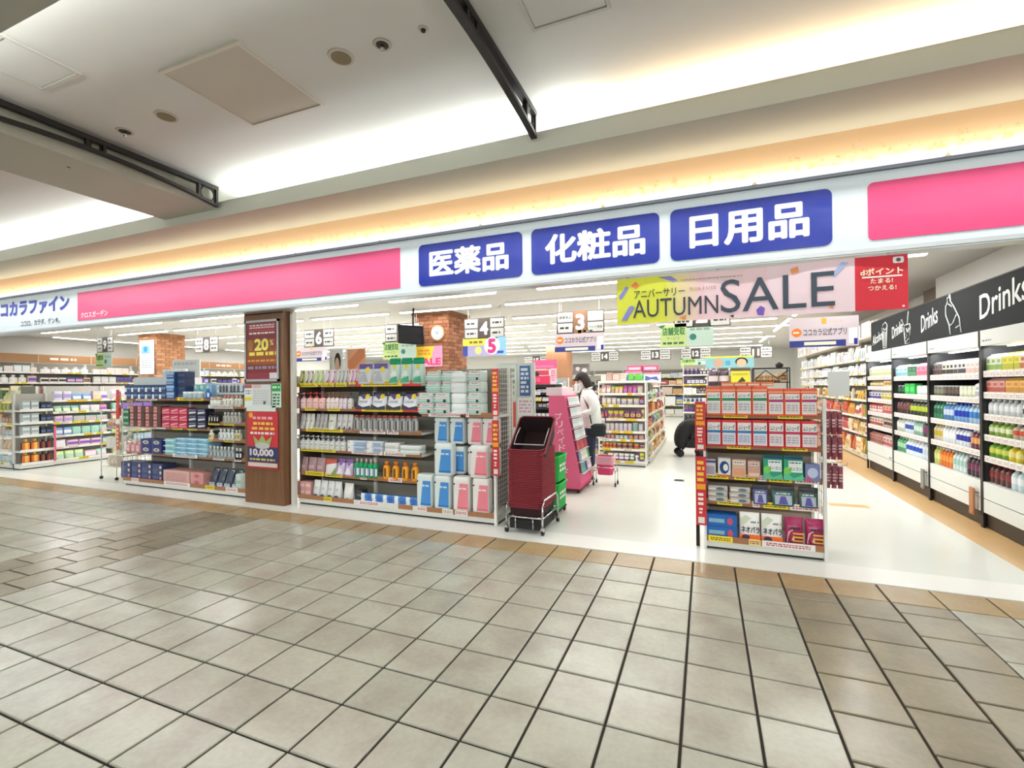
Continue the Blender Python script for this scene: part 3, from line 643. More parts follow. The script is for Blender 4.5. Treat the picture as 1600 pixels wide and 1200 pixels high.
def roll(x, z, y, blue, label, w=.24, h=.37):
    c1, c2 = ('#4a93da', '#2f78c6') if blue else ('#f08a98', '#e2707f')
    fac(FB, z, x-w/2, x+w/2, 1, p_soft, label, h, .13, y, main='#e6efec' if blue else '#f1ece8', name='toilet_roll_pack', cat='roll pack', e=.16, jit=0,
        art=[('p', [(.30, .10), (.97, .10), (.97, .82), (.46, .82)], c1), ('p', [(.30, .10), (.97, .10), (.97, .16), (.32, .16)], c2), ('o', .12, .80, .05, '#15171c'), ('b', .4, .9, .64, .72, '#dfeaf4' if blue else '#fbe2e4', 1)], gap=.97)
for i, x in enumerate((-2.854, -2.632, -2.401, -2.171)):
    roll(x, zb, .0, i < 2, 'white and %s toilet roll pack on the bottom deck, %s' % ('blue' if i < 2 else 'pink', ['nearest the pouches', 'next to the pink ones', 'next to the blue ones', 'nearest the basket stack'][i]), .198)
for i, x in enumerate((-2.712, -2.513, -2.306, -2.126)):
    roll(x, zb+.372, .14, i < 2, '%s toilet roll pack set back in the middle row, %s' % ('blue' if i < 2 else 'pink', ['nearest the silver bottles', 'next to the pink ones', 'next to the blue ones', 'nearest the red strip'][i]), .18, .30)
roll(-2.616, zb+.372, .0, True, 'blue toilet roll pack standing proud of the middle row', .225, .345)
roll(-2.193, zb+.372, .0, False, 'pink toilet roll pack standing proud of the middle row beside the red strip', .215, .335)
for i, x in enumerate((-2.720, -2.521, -2.306, -2.126)):
    roll(x, zb+.70, .14, i < 2, '%s toilet roll pack in the top row under the shelf, %s' % ('blue' if i < 2 else 'pink', ['nearest the silver bottles', 'beside the pink packs', 'beside the blue packs', 'behind the red strip'][i]), .18, .29)
# red sale strips hanging at the end of the run
def sale_strip(x, y, z0, z1, label, w=.075, rot=0):
    t = thing('sale_strip', label, 'sale strip', (x, y, z0), rot)
    h = z1-z0; MB().box(-w/2, w/2, 0, .004, 0, h, '#cf2f36').build('card', PRINT, t)
    m = MB(); m.decal(-w*.42, w*.42, h*.52, h*.60, -.001, '#f5a623').bars(-w*.36, w*.36, h*.62, h*.95, -.001, '#f4c34a', 4, 2).bars(-w*.3, w*.3, h*.28, h*.48, -.001, '#fbe6df', 3, 5).decal(-w*.3, w*.3, h*.03, h*.12, -.001, '#e9e3da')
    m.bars(-w*.2, w*.2, h*.16, h*.26, -.001, '#fbe6df', 2, 8).build('print', PRINT, t); return t
sale_strip(b3+.022, .29, 1.12, 1.60, 'red and yellow sale strip hanging at the top of the tissue bay post')
sale_strip(b3+.022, .29, .52, 1.08, 'red and yellow sale strip hanging low beside the pink roll packs')
CN = {}
def cname(h):
    import colorsys
    r, g, b_ = (int(h[i:i+2], 16)/255 for i in (1, 3, 5)); hh, l, s = colorsys.rgb_to_hls(r, g, b_); hh *= 360
    if l < .16: return 'black'
    if s < .14: return 'white' if l > .85 else 'pale grey' if l > .7 else 'grey' if l > .35 else 'dark grey'
    n = 'red' if hh < 12 or hh > 345 else 'orange' if hh < 36 else 'yellow' if hh < 66 else 'green' if hh < 160 else 'teal' if hh < 195 else 'blue' if hh < 245 else 'violet' if hh < 290 else 'pink'
    if n == 'orange' and (l < .55 or s < .4): n = 'brown' if l < .5 else 'tan'
    return ('dark ' if l < .32 else 'pale ' if l > .78 else '')+n
cname_ = cname

# ---------------------------------------------------------------- run of shelving on the other side of the wooden pillar
cx0, c1_, c2_, cx3 = -8.07, -7.16, -6.24, -5.40
SCm = [(.488, .40), (.875, .40), (1.285, .40)]
SCr = [(.488, .40), (.735, .40), (.958, .40), (1.182, .40)]
bay('shelf_bay', 'white shelving bay with navy and maroon boxes at the far end of the pillar run', FC, cx0, c1_, .45, 1.34, SCm,
    [(BROWN, [W1(-7.865, -7.699)]), (BROWN, [W1(-7.941, -7.819), W1(-7.640, -7.464)]), ('#e6e3dd', [W1(-8.095, -7.941), W1(-7.789, -7.320)]), (BROWN, [W1(-7.834, -7.349)])])
bay('shelf_bay', 'white shelving bay with pink cartons and pale blue packs, middle of the pillar run', FC, c1_, c2_, .45, 1.34, SCm,
    [(BROWN, [W1(-7.122, -6.580)]), (BROWN, [W1(-7.011, -6.501)]), (BROWN, [Y1(-7.011, -6.806), Y1(-6.699, -6.501)]), (BROWN, [Y1(-6.901, -6.372)])])
bay('shelf_bay', 'white shelving bay of small bottles close to the white sheet posters on the pillar', FC, c2_, cx3, .45, 1.34, SCr,
    [(BROWN, [Y1(-6.270, -6.094), W1(-5.873, -5.657)]), (BROWN, [W1(-6.181, -5.970), W1(-5.776, -5.646)]), (BROWN, [Y1(-6.270, -6.194), Y1(-5.958, -5.776)]), (BROWN, [Y1(-6.270, -6.057), Y1(-5.970, -5.776)]), (BROWN, [W1(-6.270, -5.800)])])
q1, q2, q3 = .488, .875, 1.285
NV = '#223a66'
fac(FC, q3, -8.079, -7.122, 6, p_box, 'navy carton with white corner stacked on the top shelf '+PF, .10, .14, .02, stack=2, main=NV, art=[(0, .34, 0, .62, '#e8ebee'), (.4, .95, .3, .7, '#3f6aa0'), ('b', .45, .9, .4, .6, '#a8c4e0', 2)])
fac(FC, q3, -7.122, -6.942, 1, p_box, 'blue and white carton in the tall stack on the top shelf', .095, .14, .02, stack=4, main='#2f5c9c', art=[(0, 1, .55, .95, '#9fc0e2'), ('b', .1, .9, .2, .45, '#dfe9f4', 2)])
fac(FC, q3, -6.929, -6.753, 1, p_box, 'dark navy carton in the tall stack on the top shelf', .095, .14, .05, stack=4, main='#24355e', art=[(.1, .9, .4, .6, '#3f5a8e')])
fac(FC, q3, -6.780, -6.385, 4, p_jar, 'pale jar with rounded white lid on the top shelf', .10, .1, .01, main='#b9b4d4', lid='#e6ece8', lab='#9cc4c0')
fac(FC, q3, -6.712, -6.475, 2, p_soft, 'teal and pink soft pack standing behind the white lidded jars', .2, .1, .13, main='#7fc9cf', art=[('o', .5, .8, .28, '#cfeae8'), ('o', .2, .5, .1, '#e6a9bf'), (.1, .9, .05, .3, '#4fa9b6')])
fac(FC, q3, -6.462, -6.321, 1, p_soft, 'tall light blue soft pack at the end of the top shelf', .22, .1, .12, main='#9cc9ee', art=[('o', .5, .72, .18, '#e4e09a'), (.1, .9, .1, .3, '#cfe4f6')])
fac(FC, q3, -6.321, -6.219, 1, p_bottle, 'small blue tube bottle at the end of the top shelf', .14, .05, .01, main='#2f6fc0', cap='#3a86d8', lab='#e8f0f6')
t = thing('display_board', 'long blank white display board standing over the navy cartons', 'display board', (0, 0, 0)); t['label'] = 'long blank white display board standing over the navy cartons'
MB().box(-8.110, -7.150, .47, .49, q3+.205, q3+.32, '#dfe7e8').build('board', PRINT, t)
MB().box(-8.064, -8.002, .475, .487, q3+.0, q3+.21, '#e2e6e6').box(-7.249, -7.193, .475, .487, q3, q3+.21, '#e2e6e6').build('leg', PRINT, t)
fac(FC, q2, -8.126, -7.971, 1, p_box, 'green carton in the stack at the end of the second shelf', .085, .12, .02, stack=3, main='#2d6b4f', art=[(.1, .9, .3, .7, '#8fc0a0')])
fac(FC, q2, -7.956, -7.235, 4, p_box, 'maroon carton with pink panel stacked on the second shelf '+PF, .10, .13, .02, stack=3, main='#5c3430', art=[(.05, .5, .08, .92, '#d98f8a'), ('b', .1, .45, .4, .6, '#8a3038', 2)])
fac(FC, q2, -7.221, -6.673, 3, p_box, 'crimson carton stacked three high on the second shelf '+PM, .095, .13, .02, stack=3, main='#c9304f', art=[(.05, .95, .08, .35, '#e8788c'), ('p', [(.1, .4), (.9, .6), (.9, .75), (.1, .55)], '#f6c8d0'), (.0, 1, .9, 1, '#8a1c34')])
fac(FC, q2, -6.659, -6.295, 2, p_box, 'black and white carton stacked on the second shelf '+PM, .09, .13, .02, stack=3, main='#23253f', art=[('p', [(.1, .2), (.9, .35), (.9, .6), (.1, .5)], '#d9dde6'), (.1, .9, .75, .85, '#8f94b4')])
fac(FC, q1, -8.157, -8.064, 1, p_bottle, 'white bottle at the end of the third shelf by the wire cart', .22, .06, .02, main='#e6e2dc', cap='#d8d2c8', lab='#f4f0ea', mark='#b0a8a0')
fac(FC, q1, -8.048, -7.714, 3, p_pump, 'rose pink pump bottle on the third shelf '+PF, .2, .07, .02, main='#d78a8c', cap='#efe4e0', lab='#f4dcdc')
fac(FC, q1, -7.699, -7.221, 2, p_box, 'navy carton with yellow ovals stacked on the third shelf '+PF, .105, .13, .02, stack=2, main='#2a2f77', art=[('o', .5, .55, .3, '#d9d8a4', .26), ('o', .5, .55, .16, '#6f77b4', .14), (.0, .2, .0, 1, '#454a8e')])
fac(FC, q1, -7.207, -6.970, 1, p_soft, 'pale teal wrapped pack stacked on the third shelf '+PM, .075, .2, .03, stack=3, main='#a9dbe2', art=[(.0, 1, .6, .75, '#d8f0f2'), (.2, .8, .2, .4, '#6fbccc')])
fac(FC, q1, -6.956, -6.282, 3, p_soft, 'light blue wrapped sheet pack stacked on the third shelf '+PM, .062, .24, .03, stack=4, main='#9ccfe8', art=[(.0, 1, .7, .85, '#dcf0f6'), (.15, .6, .25, .5, '#5fa8cc')])
fac(FC, zb, -8.173, -7.207, 4, p_box, 'tall navy box with pink dots on the bottom deck', .245, .2, .02, main='#3a4670', art=[('o', .82, .82, .1, '#eed5d4'), ('o', .82, .5, .1, '#e9d0d0'), ('o', .82, .18, .1, '#e08a98'), (.05, .6, .1, .3, '#4f5f94'), ('b', .1, .6, .45, .75, '#66749f', 3)], top='#2a3357', name='tall_box')
fac(FC, zb, -7.193, -6.606, 1, p_box, 'wide pale pink box with speckled print on the bottom deck', .175, .22, .01, main='#ddb4ae', art=[('b', .1, .9, .2, .85, '#c78a86', 5)], top='#d39a94', name='wide_box')
fac(FC, zb, -6.606, -6.333, 1, p_box, 'small pink box stacked beside the wide pink box', .085, .18, .01, stack=2, main='#d99c98', art=[('o', .5, .5, .22, '#c46f74', .3)], top='#d39a94')
for k, px in enumerate((-6.270, -6.119, -5.970, -5.824)):
    fac(FC, zb, px-.07, px+.07, 1, p_bag, 'slanted clear and navy blister bag on the bottom deck behind the pillar posters', .26, .05, .06+.0*k, main='#4a5468', art=[('p', [(.1, .05), (.7, .1), (.95, .9), (.5, .9)], '#e2e8ea'), (.1, .9, .02, .2, '#cdd6dc')], tilt=-.35, name='blister_bag')
fac(FC, zb, -5.752, -5.622, 1, p_soft, 'pale green rounded pack on the bottom deck against the pillar', .2, .12, .02, main='#cfe0d8', art=[(.1, .9, .4, .6, '#9fc0b0')])
r1, r2, r3, r4 = .488, .735, .958, 1.182
fac(FC, r4, -6.232, -6.032, 3, p_jar, 'mint jar with brown lid on the top shelf '+PR, .13, .07, .02, main='#d4ded6', lid='#c8a58e', lab='#eef2ee')
fac(FC, r4, -5.995, -5.788, 3, p_bottle, 'pale bottle with salmon cap on the top shelf '+PR, .15, .06, .02, main='#dcdad4', cap='#e0947c', lab='#eceae4', mark='#a8a49c')
fac(FC, r4, -5.764, -5.646, 2, p_bottle, 'pale green bottle with peach cap on the top shelf '+PR, .15, .06, .02, main='#d5dcc8', cap='#e8b59a', lab='#eceae4', mark='#a8a49c')
fac(FC, r3, -6.257, -6.044, 4, p_bottle, 'small black bottle with white stripe on the second shelf '+PR, .145, .045, .02, main='#1e1c22', cap='#2c2a2e', lab='#23222a', mark='#e6e4e0', simple=True)
fac(FC, r3, -5.983, -5.646, 5, p_bottle, 'small silver bottle on the second shelf '+PR, .15, .045, .02, main='#b0aca6', cap='#d8d6d2', lab='#c8c5be', mark='#7a766e', simple=True)
fac(FC, r2, -6.257, -6.169, 1, p_bottle, 'ivory bottle at the start of the third shelf '+PR, .13, .05, .02, main='#eae4d2', cap='#f2eee6', lab='#d9cf9a', mark='#a89a5a')
fac(FC, r2, -6.069, -5.776, 4, p_bottle, 'white bottle with clear cap on the third shelf '+PR, .15, .05, .02, main='#d9dede', cap='#eef0f0', lab='#f2f4f2', mark='#98a0a8')
fac(FC, r2, -5.764, -5.646, 2, p_bottle, 'yellowish bottle on the third shelf '+PR, .14, .05, .02, main='#d8d4b8', cap='#ecead8', lab='#c8c08a', mark='#98904a')
fac(FC, r1, -6.270, -5.776, 7, p_bottle, 'grey bottle with pointed white cap on the fourth shelf '+PR, .16, .05, .02, main='#9aa4a6', cap='#eceeee', lab='#c4cccc', mark='#5d6668')
fac(FC, r1, -5.764, -5.634, 2, p_bottle, 'black and white bottle on the fourth shelf '+PR, .15, .05, .02, main='#20232e', cap='#e8eaec', lab='#e8eaec', mark='#20232e')
t = thing('tray_display', 'white showcard tray with bottle pictures standing on the bay behind the pillar posters', 'display', (0, 0, 0))
MB().box(-6.295, -5.634, .50, .70, 1.342, 1.50, '#e3e9ec').build('tray', PRINT, t)
m = MB()
for k, px in enumerate((-6.244, -6.181, -6.119, -6.032, -5.970, -5.897, -5.788, -5.741, -5.693)):
    m.decal(px-.025, px+.025, 1.37, 1.46, .498, '#5f6670' if k < 6 else '#4a7fc0').decal(px-.012, px+.012, 1.46, 1.48, .498, '#8a9098')
m.bars(-6.069, -5.800, 1.365, 1.39, .4975, '#3c4148', 1, 4).build('print', PRINT, t)
# side panel of hanging goods at the far end of the run
t = thing('end_rack', 'wire end rack with red sale strip hanging at the far end of the pillar run', 'rack', (-8.09, .32, 0))
m = MB()
for k in range(8): m.tube([(-.02, k*.06, .08), (-.02, k*.06, 1.45)], .003, 4, '#dcdad6')
for k in range(20): m.tube([(-.02, 0, .1+k*.07), (-.02, .42, .1+k*.07)], .003, 4, '#dcdad6')
for k in range(5):
    for j in range(2): m.tube([(-.02, .04+.16*j, .60+.2*k), (-.30, .04+.16*j, .605+.2*k)], .003, 4, '#d0d0cc')
m.build('wire_panel', MATTE, t)
MB().box(-.13, -.06, -.03, -.025, .98, 1.42, '#c93a30').build('sale_card', PRINT, t)
MB().box(-.13, -.06, -.03, -.025, .52, .90, '#c9603a').bars(-.12, -.07, .56, .86, -.031, '#f0c8a0', 5, 3).build('sale_card', PRINT, t)
r = random.Random(3)
for k in range(5):
    for j in range(2):
        c = r.choice(['#d8c8b0', '#c8d0b8', '#e0e0d8', '#d0483a', '#b8a890', '#e2b8a8'])
        fac(Frame(-8.32, .36+.16*j), .42+.2*k, -.07, .07, 1, p_bag, '%s small bag on the %s hook of the wire end rack, %s column' % (cname_(c), ['lowest', 'second', 'middle', 'fourth', 'top'][k], 'front' if j == 0 else 'rear'), .17, .03, 0, main=c, art=[(.1, .9, .5, .8, '#f2eee6')], name='hanging_bag', simple=True)

# ---------------------------------------------------------------- freestanding end display by the entrance
a0, a1 = -.008, .872
SA = [(.405, .40), (.628, .40), (.892, .40), (1.158, .40)]
tA = bay('end_display', 'freestanding white end display of orange cartons near the entrance', FA, a0, a1, .46, 1.22, SA,
    [(BROWN, [Y1(0.011, 0.200), (0.324, 0.412, '#f0d890', '#b0602a'), W1(0.422, 0.803)]), (BROWN, [Y1(0.084, 0.280), W1(0.359, 0.412), Y1(0.441, 0.625), W1(0.634, 0.861)]),
     (BROWN, [Y1(-0.004, 0.175), Y1(0.220, 0.383), W1(0.402, 0.465), Y1(0.484, 0.653), W1(0.676, 0.847)]), (BROWN, [Y1(0.165, 0.349), Y1(0.583, 0.767)]), (BROWN, [Y1(0.140, 0.329), Y1(0.555, 0.735)])], cat='shelf', back='#b9a492', plinth=.085, side='#8a4a44')
MB().box(a1-.006, a1+.016, -.01, .03, 0, 1.30, '#e9e7e2').box(a0-.016, a0+.004, -.01, .03, 0, 1.22, '#e9e7e2').build('front_post', MATTE, tA)
w1 = (0.838-0.001)/7
def mushu(z, h, i0, n, band, face, label, y=.03):
    x0 = 0.001+w1*i0
    fac(FA, z, x0, x0+w1*n, n, p_box, label, h, .09, y, main='#ef6038' if z > 1 else '#d8323a', gap=.975, jit=.001, name='detergent_carton', cat='carton',
        art=[(.08, .95, .06, .80 if z > 1 else .9, '#f1ece8'), (.08, .95, .50, .60, band), (.12, .9, .10, .46, face), ('b', .14, .86, .16, .42, '#b9a8b8', 3)]+([(.0, 1, .84, .9, '#f6a88c')] if z > 1 else []),
        txt=('ムシューダ', .13, .9, .63, .75 if z > 1 else .82, '#23202c'))
mushu(1.158, .245, 0, 4, '#16875a', '#d9dcd6', 'orange carton with green band on the top shelf of the entrance display')
mushu(1.158, .225, 4, 3, '#b0326a', '#e4dcd8', 'orange carton with magenta band on the top shelf of the entrance display')
mushu(.892, .225, 0, 4, '#2f78b4', '#c8d6ea', 'red carton with blue band on the second shelf of the entrance display')
mushu(.892, .225, 4, 3, '#c43a5a', '#e6dcdc', 'red carton with red band on the second shelf of the entrance display')
x0 = 0.001+w1*1.2
fac(FA, 1.158+.247, x0-.02, x0+w1*3.2, 4, p_box, 'orange carton lying flat on top of the green banded cartons', .035, .09, .03, main='#f08a5c', art=[(.05, .95, .2, .5, '#f6d8c8')], name='detergent_carton', cat='carton')
for a, b, mc, art, dn, h in ((-0.030, 0.078, '#dfd6d8', [(0, 1, .8, .95, '#4a4a8a'), (.2, .9, .1, .6, '#b0a4b4')], 'white and violet', .14), (0.089, 0.195, '#e8e8ea', [('o', .5, .5, .38, '#22447a', .36), ('o', .6, .5, .2, '#f2f2f2', .2), (.0, 1, 0, .1, '#e0683a')], 'white carton with dark blue ring', .155),
        (0.200, 0.315, '#d9b8a4', [(.1, .9, .72, .92, '#efe6e0'), ('b', .15, .85, .78, .88, '#5a4a5a', 1), (.1, .9, .1, .5, '#e6a07a')], 'peach carton', .15), (0.319, 0.422, '#d0a090', [(.1, .9, .72, .9, '#e6d8d2'), ('b', .15, .85, .76, .86, '#5a4a5a', 1), (.1, .9, .1, .3, '#f0d0b0')], 'dusty rose carton', .145)):
    fac(FA, .628, a, b, 1, p_box, dn+' on the third shelf of the entrance display', h, .09, .03, main=mc, art=art)
fac(FA, .628, 0.436, 0.735, 2, p_box, 'green carton with white oval on the third shelf of the entrance display', .195, .10, .02, main='#2fa079', name='detergent_carton', cat='carton', art=[(.02, .98, .88, 1, '#27406e'), (.25, .95, .34, .82, '#eef4f0'), ('p', [(0, .0), (1, .0), (1, .25), (.5, .1), (0, .45)], '#5fc49a'), ('o', .2, .4, .2, '#7fd05a', .16), ('b', .3, .9, .70, .78, '#27406e', 1)], txt=('ゴンゴン', .28, .92, .42, .56, '#1f2f5c'))
fac(FA, .628, 0.740, 0.852, 1, p_box, 'violet and pink carton at the end of the third shelf of the entrance display', .14, .09, .02, main='#7f88b8', art=[('o', .5, .5, .36, '#c8d0ea', .3), ('p', [(0, 0), (.5, 0), (.2, .35)], '#c8507a')])
fac(FA, .405, 0.001, 0.349, 2, p_soft, 'flat grey pack on the fourth shelf of the entrance display', .045, .14, .03, stack=3, main='#c9bfb8', e=.12, art=[('o', .62, .5, .2, '#5f7a82', .3), (.05, .4, .3, .6, '#e6e2dc')])
for a, b, mc, dn in ((0.354, 0.484, '#5a5a8c', 'violet'), (0.493, 0.680, '#2f5f5c', 'dark teal'), (0.694, 0.847, '#3f5a50', 'dark green')):
    fac(FA, .405, a, b, 1, p_pouch, dn+' refill bag on the fourth shelf of the entrance display', .165, .09, .03, main=mc, top='#23262c', art=[(.15, .85, .1, .55, '#a9b4c0'), ('p', [(.3, .12), (.7, .12), (.6, .5), (.4, .5)], '#4a3f9a'), ('b', .2, .8, .58, .68, '#d8dce0', 1)])
fac(FA, .099, -0.020, 0.245, 1, p_box, 'large blue carton stacked on the bottom deck of the entrance display', .10, .16, .0, stack=2, main='#1f63b0', art=[(.1, .62, .3, .7, '#3f8acc'), ('o', .78, .5, .09, '#c9506a', .3), ('b', .12, .6, .35, .65, '#b9d8c0', 3)])
fac(FA, .099, 0.250, 0.583, 2, p_pouch, 'white and orange refill pouch with dark lettering on the bottom deck', .235, .09, .0, main='#f0ece6', art=[(0, 1, .0, .24, '#f06a24'), ('o', .3, .14, .2, '#3a2a4a', .09), ('p', [(.05, .55), (.3, .62), (.6, .8), (.3, .9), (.05, .75)], '#c9d0b8'), ('b', .55, .95, .62, .72, '#8a8a8a', 1)], txt=('ネオパラ', .08, .97, .30, .52, '#1a1a3c'))
fac(FA, .099, 0.588, 0.878, 2, p_bag, 'magenta bag with yellow stripes on the bottom deck of the entrance display', .225, .09, .0, main='#a8285f', art=[('p', [(.1, .1), (.5, .2), (.4, .6), (.15, .5)], '#e6c8b0'), (.4, .98, .42, .48, '#e8b43a'), (.4, .98, .28, .34, '#e8b43a'), (.4, .98, .14, .2, '#e8b43a'), ('b', .3, .9, .56, .7, '#3a1a3a', 1)], name='refill_bag')
sale_strip(-.047, .345, .85, 1.275, 'red and yellow sale strip at the top corner of the entrance display', .085)
sale_strip(-.045, .335, .205, .80, 'long pale and red sale strip low on the corner of the entrance display', .085)
t = thing('edge_strip', 'thin black edge strip behind the sale strips of the entrance display', 'strip', (-.03, .42, 0))
MB().bbox(-.06, -.03, -.02, .02, .0, 1.2, .004, '#1c1a1a').build('panel', MATTE, t)
# hooks with dusky red packs on the other side
t = thing('hook_rack', 'white wire hook rack on the open side of the entrance display', 'rack', (.905, .5, 0))
m = MB()
for k in range(5): m.tube([(.0, k*.07, .0 if k in (0, 4) else .3), (.0, k*.07, 1.33)], .003, 4, '#e2e0dc')
for k in range(12): m.tube([(.0, 0, .32+k*.09), (.0, .28, .32+k*.09)], .003, 4, '#e2e0dc')
m.build('wire_panel', MATTE, t)
for zz in (1.19, .98, .74):
    for yy in (.04, .2): MB().tube([(0, yy, zz), (.16, yy, zz+.01), (.165, yy, zz+.03)], .003, 5, '#d0d0ce').build('hook', CHROME, t)
i = 0
for zz, nm in ((1.0, 'upper'), (.79, 'middle'), (.55, 'lower')):
    for yy in (.54, .70):
        for k in range(3):
            fac(Frame(.935+.045*k, yy), zz, -.02, .02, 1, p_bag, 'dusky red hanging pack on the %s %s hook of the entrance display, %s' % (nm, 'front' if yy < .6 else 'rear', ['innermost', 'middle one', 'outermost'][k]), .185, .05, 0, main='#8c3f52', art=[('b', .1, .9, .3, .7, '#d9a8a8', 3)], name='hanging_pack', simple=True)
            o = bpy.context.scene.collection.objects[-1] if False else None
t = thing('price_board', 'plain white card standing above the hook rack of the entrance display', 'card', (.935, .52, 1.32))
MB().box(0, .15, 0, .003, 0, .2, '#e9ecec').build('card', PRINT, t); MB().box(.06, .07, .001, .005, -.05, .02, '#cfcfcf').build('clip', MATTE, t)

# ---------------------------------------------------------------- drinks fridges
FF = Frame(2.5, 0, -PI/2)      # local x = -world y, facing the aisle
fr_white = mat('fridge white enamel', '#e3e6e2', .3); fr_black = mat('fridge black trim', '#191719', .4); fr_in = mat('fridge dark lining', '#3b3a3c', .5)
led = mat('fridge led', '#ffffff', .4, emit=2.5, ecol='#f6fbff')
mods = [(.75, 1.95, 'by the tiles', [.70, .905, 1.105, 1.315, 1.52]), (1.95, 3.14, 'with wooden guard', [.735, .99, 1.26, 1.5]), (3.14, 4.34, 'with grey strip', [.735, .99, 1.26, 1.5]), (4.34, 5.54, 'by wall shelves', [.735, .95, 1.16, 1.36, 1.52])]
pal = {0: [(.47, [('d', '#5a2a2a', '#8a3a3a', 4), ('d', '#cfe0e4', '#f2f6f8', 5), ('d', '#3a2a2a', '#1c1c1c', 4)]), (.70, [('d', '#7aa83a', '#d9e05a', 3), ('d', '#e8d23a', '#f2e89a', 2), ('d', '#4a2a1c', '#d9a83a', 6)]), (.905, [('d', '#8fae4a', '#e2ecc0', 4), ('d', '#c8bda8', '#d8583a', 3), ('d', '#7a4a30', '#e8d8c0', 5)]), (1.105, [('d', '#d8dce0', '#eef2f4', 6), ('j', '#dcdcdc', '#2a2a2e', 7)]), (1.315, [('m', '#d9a29a', '#b85a4a', 3), ('m', '#e8b45a', '#c98a3a', 8)]), (1.52, [('m', '#dfe6d8', '#8fae5a', 3), ('m', '#e2d84a', '#b8b82a', 3), ('m', '#e8d0b4', '#b86a3a', 4), ('m', '#eceae4', '#c8c0b0', 3)])],
  1: [(.49, [('d', '#c8c86a', '#e2e0a0', 2), ('d', '#e0701c', '#f09a3a', 4), ('d', '#d8e6e6', '#a8d0c8', 4), ('d', '#3c1c2c', '#7a3a5a', 5)]), (.735, [('d', '#d8cdb8', '#c8b03a', 3), ('d', '#e4e8ec', '#f4f6f8', 4), ('d', '#e8ecf4', '#2f3fa8', 4), ('d', '#7a3a4a', '#e8a86a', 4)]), (.99, [('d', '#3f8a6a', '#2f6a50', 3), ('d', '#4f84b8', '#c8d8ea', 3), ('d', '#7fb0e0', '#1f3fb8', 4), ('d', '#b4d0ea', '#3f84c8', 4)]), (1.26, [('j', '#6a6a58', '#8a8a78', 3), ('j', '#4a4440', '#6a5a50', 4), ('j', '#d8dcc0', '#e8ecd8', 4), ('m', '#e8e8e8', '#a8b0b8', 2)]), (1.5, [('m', '#7a7a78', '#5a3a3a', 3), ('m', '#e8ddd0', '#1f1f1f', 3), ('m', '#e6e6e6', '#3a3a3e', 3), ('m', '#efe4de', '#d8b8b0', 4)])],
  2: [(.49, [('d', '#4f9a6a', '#a8d8b0', 3), ('d', '#e4ecf6', '#1f4fc0', 5), ('d', '#dce2ec', '#c8d0dc', 3)]), (.735, [('d', '#c8d0c8', '#e8e8e0', 3), ('d', '#dce4ee', '#3a5ab0', 3), ('d', '#8fb8a8', '#c8e0d0', 3), ('d', '#5a4a58', '#8a3a6a', 3)]), (.99, [('d', '#4a2f30', '#7a4a48', 4), ('d', '#2f3a1c', '#b8c83a', 6)]), (1.26, [('j', '#1f3a2c', '#3a6a50', 2), ('b', '#1fb848', '#4fd870', 2), ('j', '#d8dcd8', '#eef0ee', 3)]), (1.5, [('m', '#d8eaf0', '#8fc8d8', 3), ('m', '#2f6a4a', '#4f9a70', 2), ('m', '#f09ab0', '#e8688a', 3)])],
  3: [(.49, [('m', '#b87a6a', '#8a4a4a', 5), ('m', '#d8b8b0', '#a84a50', 4)]), (.735, [('m', '#d8d0c0', '#a83a3a', 5), ('d', '#c8b8a8', '#6a3a3a', 4)]), (.95, [('m', '#b84a4a', '#e8d8d0', 5), ('m', '#d8a88a', '#b8485a', 4)]), (1.16, [('m', '#d8d0dc', '#4a3a8a', 4), ('m', '#e0d8b8', '#b8a83a', 4)]), (1.36, [('d', '#c8a85a', '#e8e0c0', 5), ('j', '#e8d8c0', '#d89a3a', 4)]), (1.52, [('m', '#e8ecdc', '#c8d0a0', 6)])]}
